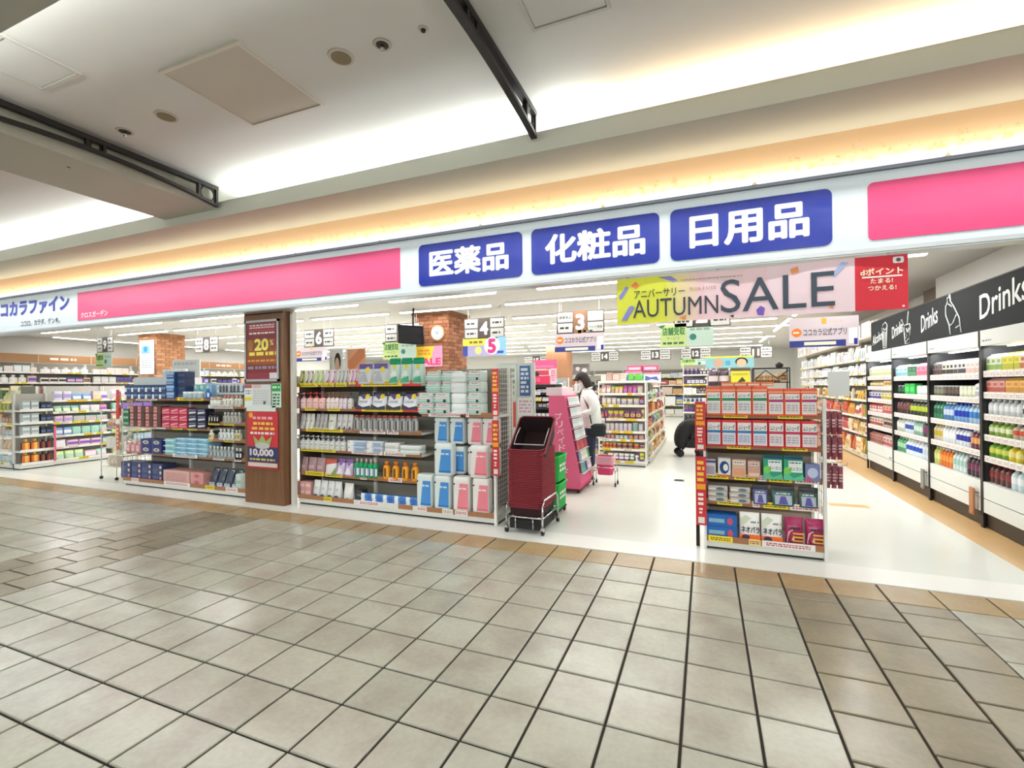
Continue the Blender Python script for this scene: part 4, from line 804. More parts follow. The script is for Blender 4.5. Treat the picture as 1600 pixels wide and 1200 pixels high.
for mi, (y0, y1, nm, shv) in enumerate(mods):
    t = thing('drinks_fridge', 'white open front drinks fridge with black posts, '+nm, 'fridge', (2.5, 0, 0), -PI/2)
    L0, L1 = -y1, -y0; D = .8
    MB().box(L0+.02, L1-.02, .03, D, 0.01, .15).build('kick_plate', mat('fridge kick plate', '#3a2f24', .5), t)
    MB().box(L0+.022, L1-.022, .0, .06, .155, .285).build('lower_panel', fr_white, t)
    MB().box(L0+.022, L1-.022, .0, .06, .293, .445).box(L0+.022, L1-.022, 0, D, .445, .455).build('upper_panel', fr_white, t)
    MB().box(L1-.16, L1-.06, -.003, 0, .315, .33, '#6a6f74').build('badge', PRINT, t)
    for x in (L0, L1-.022): MB().box(x, x+.022, -.004, .018, 0, 1.93).build('post', fr_black, t)
    MB().box(L0, L1, D-.04, D, .15, 1.93).box(L0, L0+.008, .018, D, .15, 1.93).box(L1-.008, L1, .018, D, .15, 1.93).build('lining', fr_in, t)
    MB().box(L0+.022, L1-.022, -.01, .18, 1.775, 1.925).box(L0, L1, .18, D, 1.86, 1.93).build('canopy', fr_white, t)
    MB().bars(L0+.06, L0+.22, 1.81, 1.835, -.011, '#7f868a', 1, mi).build('badge', PRINT, t)
    MB().box(L0+.03, L1-.03, .185, .22, 1.765, 1.79).build('lamp', led, t)
    area('fridge_light', (2.5+.06, (y0+y1)/2, 1.77), .04, 1.1, 6, (.97, .99, 1), (0, -.35, 0))
    for z in shv:
        MB().box(L0+.01, L1-.01, .02, D-.04, z-.02, z).build('shelf', fr_white, t)
        rl = MB().box(L0+.022, L1-.022, .01, .02, z-.05, z+.012, '#e8e4e0').build('price_rail', PRINT, t)
        tags_on(rl, [(a, b, c, k) for a, b, c, k in [(p, p+.07, '#f4f2ee', '#c89a90') for p in [L0+.05+.1*q for q in range(11)]]], .01, z-.045, z+.006, int(z*100)+mi)
    for si, (z, runs) in enumerate(pal[mi]):
        zz = .455 if si == 0 else z
        nexts = shv[si] if si < len(shv) else 1.77
        hmax = nexts-.06-zz
        tot = sum(r[3] for r in runs); x = L0+.012; wu = (L1-L0-.024)/tot
        for k, (kd, c1, c2, n) in enumerate(reversed(runs)) if False else enumerate(runs):
            kind, hh = {'d': (p_drink, min(.205, hmax)), 'm': (p_milk, min(.17, hmax)), 'j': (p_can, min(.125, hmax)), 'b': (p_box, min(.15, hmax))}[kd]
            lab = '%s %s, %s, fridge %s' % (cname(c1) if cname(c1) == cname(c2) else cname(c1)+'-'+cname(c2).replace(' ', '-') if 'pale' in cname(c1) and len(cname(c2).split()) > 1 else cname(c1)+' and '+cname(c2), NAMES[kind].replace('_', ' '), ['deck', 'first shelf', 'second shelf', 'third shelf', 'fourth shelf', 'top shelf'][si], nm)
            kw = {'d': dict(main=c1, lab=c2, cap='#f2f2f2' if k % 2 else c2), 'm': dict(main=c1, lab=c2), 'j': dict(main=c1, lab=c2), 'b': dict(main=c1, art=[(.1, .9, .3, .7, c2)])}[kd]
            w = min(wu, .1)
            fac(FF, zz, x, x+wu*n, n, kind, lab, hh, min(wu*.9, .085), .032, deep=1, along='entrance', name={'d': 'drink_bottle', 'm': 'milk_carton', 'j': 'drink_can', 'b': 'carton'}[kd], simple=(mi > 2), **kw)
            x += wu*n
# small guards on the fridge fronts
for y, z0, z1, c, dn in ((2.06, .1, .37, '#b9825a', 'wooden corner guard leaning on the fridge nearest the tiles'), (3.23, .12, .36, '#8f8f8c', 'grey metal strip standing against the third fridge')):
    t = thing('corner_guard', dn, 'guard', (2.455, y, z0), -PI/2)
    MB().bbox(-.04, .04, 0, .02, 0, z1-z0, .004, c).build('strip', MATTE, t); MB().box(-.03, .03, -.004, .002, .01, .03, c).build('foot', MATTE, t)
# blackboard over the fridges
t = thing('chalk_sign', 'long blackboard with chalk drinks lettering over the fridges', 'sign', (2.5, 0, 0), -PI/2)
MB().box(-5.24, -.6, -.0, .03, 1.932, 2.39).build('board', mat('blackboard', '#14191c', .85, noise=.12, scale=6), t)
MB().box(-5.245, -.6, -.004, .034, 2.385, 2.40, '#3a332e').box(-5.25, -5.235, -.004, .034, 1.932, 2.40, '#3a332e').build('rim', MATTE, t)
chalk = '#e9ecec'
def chalk_text(s, y0, y1, z0, z1, rise):
    m = MB().text(s, 0, y1-y0, 0, 1, -.003, chalk, .012); W_ = y1-y0
    m.v = [(-y1+v[0], v[1], z0+v[2]*(z1-z0)+rise*v[0]/W_) for v in m.v]; m.build('lettering', PRINT, t)
chalk_text('Alcohol', 4.72, 5.18, 2.02, 2.17, .07); chalk_text('Drinks', 3.92, 4.32, 2.05, 2.22, .07); chalk_text('Drinks', 2.86, 3.32, 2.04, 2.25, .08); chalk_text('Drinks', 1.18, 1.95, 2.03, 2.27, .09)
def doodle(y, strokes, s=1.0):
    m = MB()
    for st in strokes:
        pts = [(-y+px*s, -.004, 1.95+pz*s) for px, pz in st]
        if len(pts) > 1: m.tube(pts, .007, 4, chalk)
    m.build('drawing', PRINT, t)
doodle(4.68, [[(0, 0), (-.05, .3), (0, .36), (.1, .38), (.17, .33), (.13, 0)], [(0, .3), (.06, .26), (.17, .3)], [(.03, .02), (.01, .25)], [(.08, .02), (.08, .24)], [(.12, .02), (.15, .26)], [(0, .0), (.13, 0)]])
doodle(3.83, [[(0, 0), (-.04, .22), (-.02, .25), (.16, .25), (.18, .2), (.14, 0), (0, 0)], [(.08, .25), (.12, .42)], [(-.12, .2), (-.06, .27), (-.12, .34), (-.18, .27), (-.12, .2)], [(0, .06), (.06, .1), (.02, .15), (.1, .16)], [(.04, .2), (.1, .14), (.13, .2)], [(.02, .02), (.12, .06)]])
doodle(2.55, [[(.0, 0), (-.02, .1), (-.1, .22), (-.1, .32), (-.06, .36), (-.07, .42), (0, .44), (.01, .36), (.08, .3), (.2, .16), (.24, 0)], [(-.07, .4), (.0, .42)], [(-.04, .34), (.04, .3)], [(0, .1), (.06, .12), (.14, .2)], [(.12, .06), (.2, .08)]])

# ---------------------------------------------------------------- posters and papers on the wooden pillar
t = thing('framed_poster', 'framed dark red sale poster with large yellow 20 on the wooden pillar', 'poster', (-5.05, .165, 1.885))
def sheet(w, h, col, y=-.006): return MB().box(-w/2, w/2, y, 0, -h/2, h/2, col)
w, h = .575, .755
f = MB()
for a in ((-w/2, w/2, -h/2, -h/2+.028), (-w/2, w/2, h/2-.028, h/2), (-w/2, -w/2+.028, -h/2, h/2), (w/2-.028, w/2, -h/2, h/2)): f.box(a[0], a[1], -.018, 0, a[2], a[3], '#d9dcd8')
f.build('frame', CHROME, t)
m = sheet(w-.04, h-.04, '#7c1d27'); u, v = (w-.06), (h-.06)
art_on(m, [(.02, .98, .26, .70, '#8c4a1c'), (.05, .95, .86, .97, '#8f2238'), ('b', .12, .9, .88, .96, '#d9c8c0', 2), ('b', .1, .9, .78, .83, '#f0e0e0', 1), (.1, .9, .845, .855, '#e0584a'), ('b', .1, .95, .40, .50, '#e8d24a', 1), ('b', .05, .95, .30, .36, '#d98a2a', 1), ('b', .05, .95, .17, .25, '#8f8a94', 1), (.02, .98, .0, .12, '#8f2a38'), (.74, .97, .02, .12, '#d9cfd0'), ('o', .14, .6, .09, '#a8702a', .1), ('o', .86, .62, .08, '#9c2f3c', .09)], w-.04, h-.04, -.007)
m.v = [(x, y, z-(h-.04)/2) if i >= 8 else (x, y, z) for i, (x, y, z) in enumerate(m.v)]
m.text('20', -.12, .12, .0, .15, -.012, '#f2e26a', .05); m.text('%', .14, .2, .06, .13, -.012, '#f2e26a', .02).build('print', PRINT, t)
t = thing('notice_sheet', 'white three column notice with red and yellow marks under the framed poster', 'notice', (-5.13, .165, 1.327))
m = sheet(.45, .29, '#dcdedc'); m.box(-.22, -.09, -.008, -.006, -.14, .14, '#eceeec').decal(-.22, -.09, .10, .14, -.009, '#b04a50').decal(-.215, -.095, -.055, -.01, -.009, '#e6d83a').bars(-.2, -.1, .02, .08, -.009, '#8a8f90', 2, 1)
m.decal(-.075, .06, .10, .14, -.007, '#d8b4b0').bars(-.07, .2, -.1, .08, -.007, '#c4c8c8', 6, 3).decal(.1, .14, -.10, -.06, -.008, '#5a6460').build('print', PRINT, t)
t = thing('notice_sheet', 'green and white notice sheet at the edge of the wooden pillar', 'notice', (-4.81, .163, 1.335))
m = sheet(.15, .29, '#cfe8d4', -.008); m.decal(-.07, .07, .05, .14, -.009, '#2fa04a').bars(-.06, .06, .08, .12, -.010, '#d8f0dc', 1, 2).bars(-.06, .06, -.12, .03, -.009, '#4a6a54', 4, 5).build('print', PRINT, t)
t = thing('hanging_poster', 'red hanging poster with silver figures below the white notices', 'poster', (-5.05, .165, .80))
w, h = .51, .68; m = sheet(w, h, '#d0303a')
m2 = MB(); art_on(m2, [(.0, 1, .08, .36, '#26386a'), (.02, .98, .0, .07, '#d9d4d0'), ('o', .12, .93, .07, '#e8b43a', .05), ('b', .18, .9, .84, .92, '#f0a8a8', 1), ('b', .2, .85, .74, .82, '#f0d24a', 1), ('b', .15, .95, .65, .73, '#f0c84a', 1), ('b', .1, .9, .57, .64, '#f6e4e4', 1), ('p', [(.28, .34), (.72, .34), (.82, .56), (.62, .46), (.5, .58), (.38, .46), (.2, .56)], '#a8b86a'), ('o', .5, .38, .24, '#c8c8c4', .06), ('b', .08, .92, .10, .16, '#d8c84a', 1)], w, h, -.007)
m2.v = [(x, y, z-h/2) for x, y, z in m2.v]; m.join(m2); m.text('10,000', -.21, .19, -.22, -.12, -.012, '#e8dcdc', .05).build('print', PRINT, t)
MB().box(-w/2-.01, w/2-.03, -.01, .0, h/2, h/2+.07, '#dfe8e2').build('top_bar', PRINT, t); MB().box(-w/2, w/2, -.01, 0, -h/2-.02, -h/2, '#c42a34').build('bottom_bar', PRINT, t)

# ---------------------------------------------------------------- anniversary banner under the fascia
t = thing('sale_banner', 'yellow and pink AUTUMN SALE banner with red end hanging under the fascia', 'banner', (0, .03, 0))
bx0, bx1, bz0, bz1 = -.70, 1.325, 1.945, 2.33
n = 24; vs = []; fs = []
def by(x): return .012*math.sin(x*5.3)
m = MB()
def strip(x0, x1, col, z0=bz0, z1=bz1, y=0):
    k = max(1, int((x1-x0)/.06))
    for i in range(k):
        a, b = x0+(x1-x0)*i/k, x0+(x1-x0)*(i+1)/k
        m.add([(a, by(a)+y, z0), (b, by(b)+y, z0), (b, by(b)+y, z1), (a, by(a)+y, z1)], [(0,1,2,3)], col)
        if not y: m.add([(a, by(a)+.002, z0), (b, by(b)+.002, z0), (b, by(b)+.002, z1), (a, by(a)+.002, z1)], [(3,2,1,0)], '#e8dcd8')
for i in range(12):
    k = i/11; c = tuple(p+(q-p)*min(1, max(0, (k-.55)*2.2)) for p, q in zip(hx('#e2e44a'), hx('#f8cfd6')))
    a = bx0+.70*i/12; strip(a, a+.70/12, c)
strip(bx0+.70, .45, '#f9d6dd'); strip(.45, 1.008, '#f7dbe3'); strip(1.008, bx1, '#d8303f')
m.build('cloth', MATTE, t)
def bflat(mb): mb.v = [(x, y+by(x)-.004, z) for x, y, z in mb.v]; return mb
m = MB()
for pts, c in (([(-.68, 2.16), (-.66, 2.16), (-.60, 2.25), (-.62, 2.27), (-.68, 2.19)], '#8f8fd6'), ([(-.665, 1.975), (-.62, 1.975), (-.55, 2.08), (-.575, 2.10), (-.60, 2.09)], '#8f8fd6'), ([(-.36, 2.32), (-.26, 2.32), (-.20, 2.275), (-.24, 2.27)], '#8a88cc'), ([(-.58, 2.27), (-.54, 2.30), (-.51, 2.26), (-.55, 2.24)], '#f0884a'), ([(-.2, 1.97), (-.14, 1.99), (-.15, 1.955)], '#f0885a'),
        ([(.86, 2.22), (.88, 2.20), (.97, 2.30), (.93, 2.31)], '#a8b8e0'), ([(.60, 2.29), (.65, 2.31), (.66, 2.26), (.61, 2.25)], '#f0a070'), ([(.38, 1.96), (.42, 1.955), (.43, 2.01), (.40, 2.03), (.37, 2.0)], '#7a60c0'), ([(.84, 1.99), (.88, 2.01), (.87, 1.97)], '#e88a6a'), ([(.18, 1.965), (.21, 1.975), (.21, 1.95)], '#3a3a44')):
    bflat(MB().poly(pts, 0, c)).build('confetti', MATTE, t)
m = MB().text('アニバーサリー', -.555, -.15, 2.155, 2.225, -.001, '#33392c', .01).text('AUTUMN', -.565, .10, 1.99, 2.14, -.001, '#26303a', .004).text('SALE', .115, .885, 1.99, 2.255, -.001, '#2e3c4c', .004).text('9/16', -.115, -.03, 2.185, 2.215, -.001, '#a8a04a', 0).text('11/10', -.01, .085, 2.185, 2.215, -.001, '#b09a6a', 0).bars(-.18, .28, 2.27, 2.285, -.001, '#a8a87a', 1, 3)
bflat(m).build('lettering', PRINT, t)
m = MB().decal(1.05, 1.29, 2.176, 2.188, -.001, '#f6e8e4').text('dポイント', 1.04, 1.295, 2.195, 2.245, -.002, '#f8f0c8', .03).text('たまる!', 1.10, 1.235, 2.135, 2.17, -.001, '#fbf3d0', .02).text('つかえる!', 1.085, 1.255, 2.085, 2.12, -.001, '#fbf3d0', .02)
m.poly(rrect(1.235, 1.30, 2.27, 2.315, .012), -.001, '#f2eaea').disc(1.268, 2.293, .014, -.002, '#5a3a44').disc(1.295, 1.965, .008, -.001, '#f2eaea')
bflat(m).build('lettering', PRINT, t)
MB().tube([(bx0, .003, bz1+.004), (bx1, .003, bz1+.004)], .004, 6, '#d8d8d4').box(.09, .11, -.003, .003, bz1, bz1+.02, '#c8c8c4').box(-.62, -.60, -.003, .003, bz1, bz1+.02, '#c8c8c4').box(1.2, 1.22, -.003, .003, bz1, bz1+.02, '#c8c8c4').build('hanging_rod', MATTE, t)

# ---------------------------------------------------------------- brick pillars, clock, monitor
brick_m = [mat('brick '+str(i), c, .85, noise=.12, scale=14, bump=.2) for i, c in enumerate(('#a06a4c', '#94603f', '#ac7656', '#8a563a'))]
brick_n = [mat('pale brick '+str(i), c, .85, noise=.12, scale=14, bump=.2) for i, c in enumerate(('#c08a66', '#b67f5a', '#c89472', '#ae7850'))]
mortar = mat('mortar', '#8f7a66', .9)
def brick_pillar(name, x0, x1, y0, y1, zb_, mats, singles, z0=0, bw=.21, bh=.072):
    p = struct(name, MB().box(x0+.01, x1-.01, y0+.01, y1-.01, z0, SC), mortar)
    fm = MB().box(-bw/2+.005, bw/2-.005, 0, .012, .004, bh-.004); geo = {}
    stuff = MB()
    z = zb_; r = 0
    while z+bh < SC+.03:
        for axis in ('f', 's'):
            a0_, a1_ = (x0, x1) if axis == 'f' else (y0, y1)
            a = a0_-(bw/2 if r % 2 else 0)
            while a < a1_-.01:
                s, e = max(a, a0_), min(a+bw, a1_)
                if e-s > .03:
                    L = round(e-s, 3); zt_ = min(z+bh, SC)
                    mb = MB().box(-L/2+.005, L/2-.005, 0, .014+.0, .004, zt_-z-.004)
                    mi = rnd.randrange(4); k = (L, round(zt_-z, 3), mi)
                    off = rnd.uniform(-.003, .003)
                    if singles:
                        if k not in geo: geo[k] = mb.mesh('brick', mats[mi])
                        o = bpy.data.objects.new('brick', geo[k]); COL.objects.link(o); o.parent = p
                        if axis == 'f': o.location = ((s+e)/2, y0-.004+off, z)
                        else: o.location = (x1+.004+off, (s+e)/2, z); o.rotation_euler = (0, 0, PI/2)
                    else:
                        M = Matrix.Translation(((s+e)/2, y0-.004, z)) if axis == 'f' else Matrix.Translation((x1+.004, (s+e)/2, z)) @ Matrix.Rotation(PI/2, 4, 'Z')
                        stuff.join(mb, M)
                a += bw
        z += bh; r += 1
    if not singles:
        o = stuff.build('bricks', mats[0], p); o['kind'] = 'stuff'
    return p
brick_pillar('pillar_1', -5.37, -4.60, 3.98, 4.72, 1.5, brick_m, True)
brick_pillar('pillar_2', -14.13, -13.36, 3.98, 4.72, 1.6, brick_n, True)
brick_pillar('pillar_3', -5.37, -4.60, 12.4, 13.2, 1.6, brick_n, False)
struct('trim_9', MB().box(-5.42, -4.55, 3.93, 4.77, 2.84, SC), mat('brick cornice', '#8f6444', .8))
t = thing('wall_clock', 'round white wall clock in a wooden ring on the brick pillar', 'clock', (-4.83, 3.968, 2.47))
rm = lambda p: p.xf(Matrix.Rotation(PI/2, 4, 'X'))
rm(MB().lathe([(.155, 0), (.155, .03), (.14, .04), (.125, .03)], 28, '#b98a5a')).build('rim', MATTE, t)
rm(MB().lathe([(.13, .02), (.13, .036)], 28, '#bcc8cc')).build('dial', PRINT, t)
m = MB().poly([(-.006, -.02), (.006, -.02), (.05, .07), (.042, .074)], -.038, '#3a4048').poly([(-.005, -.02), (.006, -.018), (-.06, .06), (-.066, .054)], -.039, '#3a4048')
for k in range(12): m.disc(.105*math.cos(k*PI/6), .105*math.sin(k*PI/6), .007, -.0375, '#5a6470', n=6)
m.build('hands', PRINT, t)
t = thing('ceiling_monitor', 'black monitor tilted down on a ceiling pole beside the brick pillar', 'monitor', (-5.07, 3.4, 2.4))
o = MB().bbox(-.25, .25, -.04, .04, -.18, .18, .012, '#17161a').decal(-.22, .22, -.15, .15, -.041, '#26262a').build('screen', GLOSS, t); o.rotation_euler = (.32, .1, .18)
MB().tube([(0, .05, 0), (0, .08, .5)], .018, 8, '#2a2a2c').build('pole', MATTE, t)
t = thing('sale_poster', 'yellow and pink SALE poster on the brick pillar under the clock', 'poster', (-5.03, 3.955, 2.02))
m = MB().box(-.3, .3, -.004, 0, -.2, .2, '#f2d23a').poly([(.0, -.2), (.3, -.2), (.3, .2), (.12, .2)], -.005, '#f09ac0').poly([(-.3, -.2), (.05, -.2), (.1, -.05), (-.3, -.12)], -.006, '#f4a8c8')
m.text('SALE', -.27, .27, -.17, -.03, -.008, '#d83a70', .03).bars(-.25, .05, .02, .15, -.006, '#e8883a', 2, 4).build('print', PRINT, t)
t = thing('pillar_poster', 'tall pale poster with blue picture on the pale brick pillar', 'poster', (-13.72, 3.955, 2.27))
MB().box(-.3, .3, -.006, 0, -.45, .45, '#e3e8ea').decal(-.22, .12, .1, .3, -.007, '#7fb4d6').disc(-.05, .22, .08, -.008, '#3a8ac0').bars(-.2, .2, -.3, 0, -.007, '#c4ccd0', 5, 4).build('print', PRINT, t)

# ---------------------------------------------------------------- hanging aisle signs
def hang(t, x, z, w):
    m = MB()
    for s in (-1, 1): m.tube([(s*w*.4, .005, z), (s*w*.4, .005, SC-t.location.z)], .003, 4, '#d8d8d6')
    m.build('wire', MATTE, t)
def aisle_sign(n, x, y, z, w=.82, h=.38, texts=(), far=False, side=False, at=''):
    t = thing('aisle_sign', '%shanging aisle sign numbered %s %s' % ('small far ' if far else '', n, at), 'sign', (x, y, z), PI/2 if side else 0)
    m = MB().box(-w/2, w/2, 0, .012, -h/2, h/2, '#5f5751')
    nb = '#8a6248' if n == '3' else '#4a423d'
    cw = w*.14; m.decal(-cw, cw, -h/2, h/2, -.001, nb)
    k = 0
    for sx in (-1, 1):
        for sz in (1, -1):
            a, b = sorted((sx*(cw+.015), sx*(w/2-.018))); c, d = sorted((sz*.012, sz*(h/2-.018)))
            m.decal(a, b, c, d, -.001, '#c2c2bf')
            tx = texts[k] if k < len(texts) else None
            if tx: m.text(tx, a+.02, b-.02, c+.05, d-.05, -.002, '#33312f', .01, True)
            else: m.bars(a+.04, b-.04, (c+d)/2-.025, (c+d)/2+.03, -.002, '#2e2e2c', 1, k+int(n)*3)
            k += 1
    m.text(n, -cw*.75, cw*.75, -h*.36, h*.36, -.002, '#f6f4f0', .04, True); m.build('board', PRINT, t); hang(t, 0, h/2, w); return t
aisle_sign('3', -1.96, 3.8, 2.50, texts=('健康食品', None, 'ペットフード', 'ペット用品'), at='above the orange disc board over the shopper')
aisle_sign('4', -3.76, 3.8, 2.49, at='beside the brick pillar with the clock')
aisle_sign('5', -5.55, 3.8, 2.49, at='partly behind the black monitor')
aisle_sign('6', -7.68, 3.8, 2.49, at='next to the wooden pillar')
aisle_sign('8', -11.2, 3.8, 2.49, at='beside the pale brick pillar')
aisle_sign('2', -.05, 3.8, 2.50, at='mostly hidden by the sale banner')
aisle_sign('15', -5.95, 13, 2.38, 1.0, .34, far=True, at='above the literature rack'); aisle_sign('14', -3.35, 13, 2.46, 1.0, .34, far=True, at='beyond the shopper'); aisle_sign('13', -1.6, 13, 2.46, 1.0, .34, far=True, at='above the sweets gondola'); aisle_sign('12', -.3, 13, 2.46, .95, .36, far=True, at='above a small pale green board'); aisle_sign('11', 1.5, 13, 2.44, .95, .36, far=True, at='near the black wire stand')
def app_board(x, y, z, where, w=.86, h=.40):
    t = thing('app_board', 'pale pink hanging board with orange disc '+where, 'sign', (x, y, z))
    m = MB().box(-w/2, w/2, 0, .006, -h/2, h/2, '#c9bcc2').decal(-w/2, w*.32, -h/2, -h*.28, -.001, '#27307c').decal(-w*.28, w*.18, -h*.44, -h*.33, -.002, '#e8e6c0').disc(-w*.39, -.0, w*.075, -.001, '#ee7a2a', n=18).bars(-w*.44, -w*.34, -.02, .02, -.002, '#fbe6d0', 1, 2)
    m.decal(-.02, .04, h*.26, h*.46, -.001, '#e0a63a').bars(.07, .24, h*.28, h*.42, -.001, '#c8b8ac', 1, 4).decal(w*.36, w*.48, -h*.42, h*.1, -.001, '#f3f3f4').decal(w*.43, w*.48, -h*.45, -h*.25, -.002, '#22268a')
    m.text('ココカラ公式アプリ', -w*.29, w*.33, -h*.13, h*.12, -.002, '#3a3a52', .014); m.build('board', PRINT, t); hang(t, 0, h/2, w)
app_board(-1.98, 3.8, 2.20, 'over the shopper'); app_board(1.55, 3.8, 2.155, 'above the wall shelves near the blackboard', .84, .42); app_board(-7.9, 3.8, 2.17, 'next to the wooden pillar', .9, .34)
def pickup_board(x, y, z, where, w=.78, h=.36):
    t = thing('pickup_board', 'hanging pale green store pickup board '+where, 'sign', (x, y, z))
    m = MB().box(-w/2, w/2, 0, .006, -h/2, h/2, '#b4c9bb').decal(-w/2, .0, -h/2, h/2, -.001, '#b9cc84').poly([(-w/2-.03, h*.42), (-w/2+.08, h*.48), (-w/2+.03, h*.3)], -.002, '#1a6a4a').text('店舗受取', -w*.46, -.02, 0, h*.36, -.002, '#23703a', .03).text('サービス', -w*.38, -.1, -h*.2, -.02, -.002, '#5f8a4a', .01).bars(-w*.45, -.03, -h*.42, -h*.26, -.002, '#3f5f3f', 1, 3)
    m.disc(w*.12, -h*.1, .05, -.001, '#2f7a6a').bars(.05, w*.45, h*.15, h*.3, -.001, '#7fa090', 1, 5).build('board', PRINT, t); hang(t, 0, h/2, w)
pickup_board(-.27, 3.8, 2.2, 'under the sale banner'); pickup_board(-5.62, 3.8, 2.16, 'beside the ceiling monitor'); pickup_board(-.3, 13, 2.16, 'far down the shop under the sign numbered 12', .95, .3); pickup_board(-13.0, 2.6, 2.11, 'in front of the brown header along the left wall', .62, .34)
t = thing('point_board', 'hanging blue and yellow board with a large magenta 5', 'sign', (-3.76, 3.8, 2.155))
MB().box(-.44, .44, 0, .006, -.17, .17, '#a8a2cc').decal(-.44, .05, .02, .15, -.001, '#e8d04a').decal(-.44, -.34, -.17, .02, -.001, '#3a4a9a').bars(-.3, 0, .05, .12, -.002, '#7a6a3a', 1, 3).disc(-.12, -.07, .07, -.001, '#d8dc7a').decal(.27, .44, -.17, .17, -.001, '#8fc4ec').disc(.16, .01, .16, -.0015, '#f4eef6').text('5', .07, .24, -.13, .14, -.003, '#c8327a', .05).bars(.26, .43, -.15, -.07, -.002, '#3a4ab0', 1, 6).build('board', PRINT, t); hang(t, 0, .17, .8)
aisle_sign('9', -12.95, 2.6, 2.47, .62, .36, at='in front of the brown header wall')
t = thing('camera_dome', 'small dark ceiling camera dome over the fridge aisle', 'camera', (.3, 8, SC)); MB().lathe([(.02, -.09), (.05, -.07), (.06, -.03), (.06, 0)], 14, '#1f1f22').build('dome', GLOSS, t); MB().lathe([(.07, -.012), (.075, 0)], 16, '#e0e0de').build('rim', MATTE, t)

# ---------------------------------------------------------------- basket stack by the entrance
t = thing('basket_stand', 'chrome wheeled stand under the stack of maroon baskets', 'basket stand', (-1.63, .43, 0))
x0, x1, y0, y1 = -.185, .185, -.25, .25
m = MB()
m.tube([(x0, y0, .07), (x0, y0, .27), (x0+.02, y0, .30)], .011, 8, '#cccccc').tube([(x1, y0, .07), (x1, y0, .27), (x1, y0+.06, .32), (x1, y1-.06, .32), (x1, y1, .27), (x1, y1, .07)], .011, 8, '#cccccc').tube([(x0, y1, .07), (x0, y1, .3)], .011, 8, '#cccccc')
for y in (y0, y1): m.tube([(x0, y, .16), (x1, y, .16)], .009, 8, '#cccccc')
for x in (x0, x1): m.tube([(x, y0, .16), (x, y1, .16)], .009, 8, '#cccccc')
for x in (-.09, .09): m.tube([(x, y0, .05), (x, y0, .16)], .006, 6, '#cccccc')
m.build('frame', CHROME, t)
MB().box(-.16, .16, -.22, .22, .04, .13, '#211c1c').build('drip_tray', MATTE, t)
for x in (x0, x1):
    for y in (y0, y1):
        c = MB().lathe([(.0, -.012), (.028, -.012), (.03, 0), (.028, .012), (0, .012)], 14, '#242426').xf(Matrix.Translation((x, y+.01, .031)) @ Matrix.Rotation(PI/2, 4, 'Y')).build('caster', MATTE, t)
        MB().box(x-.016, x+.016, y-.012, y+.012, .04, .075, '#b8b8b8').build('caster_fork', CHROME, c)
def basket_mb(w, d, h, col, rimc, t_=.006, tap=.86, rimh=.018):
    def ring(z, s, o=0): w2, d2 = w/2*s+o, d/2*s+o; k = .03; return [(-w2, -d2+k, z), (-w2+k, -d2, z), (w2-k, -d2, z), (w2, -d2+k, z), (w2, d2-k, z), (w2-k, d2, z), (-w2+k, d2, z), (-w2, d2-k, z)]
    m = MB().loft([ring(0, tap), ring(h*.5, (1+tap)/2), ring(h-.018, .985)], col, False, True, False)
    m.loft([ring(h-rimh, .985), ring(h-rimh, .985, .012), ring(h, .985, .012), ring(h, .985, -.002)], [rimc]*3, False, False, False)
    m.loft([ring(h, .985, -.002), ring(.006, tap, -.006)], shade_of(col, .7), False, False, True)  # inside painted darker, as shade within the basket
    return m
bmesh_ = basket_mb(.335, .47, .09, '#2c0b10', '#9a2f3a', tap=.94, rimh=.0085).mesh('basket_shell', MATTE)  # lighter rim colour paints the lit edges against a darker shell
N = 34
_o1 = ['', 'first', 'second', 'third', 'fourth', 'fifth', 'sixth', 'seventh', 'eighth', 'ninth', 'tenth', 'eleventh', 'twelfth', 'thirteenth', 'fourteenth', 'fifteenth', 'sixteenth', 'seventeenth', 'eighteenth', 'nineteenth']
def ordw(n): return _o1[n] if n < 20 else {2: 'twentieth', 3: 'thirtieth'}[n//10] if n % 10 == 0 else {2: 'twenty-', 3: 'thirty-'}[n//10]+_o1[n % 10]
for k in range(N):
    o = bpy.data.objects.new('shopping_basket', bmesh_); COL.objects.link(o); o.location = (-1.63+rnd.uniform(-.002, .002), .43, .166+.0168*k); o['label'] = 'nested maroon shopping basket, %s from the bottom of the tall stack' % ordw(k+1); o['category'] = 'basket'; o['group'] = 'nested maroon shopping baskets'
o.location.z -= .0
ztop = .166+.0168*(N-1)+.092
b = bpy.data.objects.new('shopping_basket', basket_mb(.37, .52, .20, '#2a1013', '#8c3a44', rimh=.014).mesh('basket_shell', MATTE)); COL.objects.link(b)
b.location = (-1.63, .545, ztop-.03); b.rotation_euler = (.70, 0, .03)
tag(b, 'tilted maroon shopping basket tipped up on top of the tall stack', 'basket')
MB().tube([(-.155, .1, .19), (-.158, -.02, .205), (-.155, -.14, .20), (.155, -.14, .2), (.158, -.02, .205), (.155, .1, .19)], .006, 6, '#c9b8b8').build('handle', GLOSS, b)
t = thing('basket_handle', 'loose', 'x') if False else None
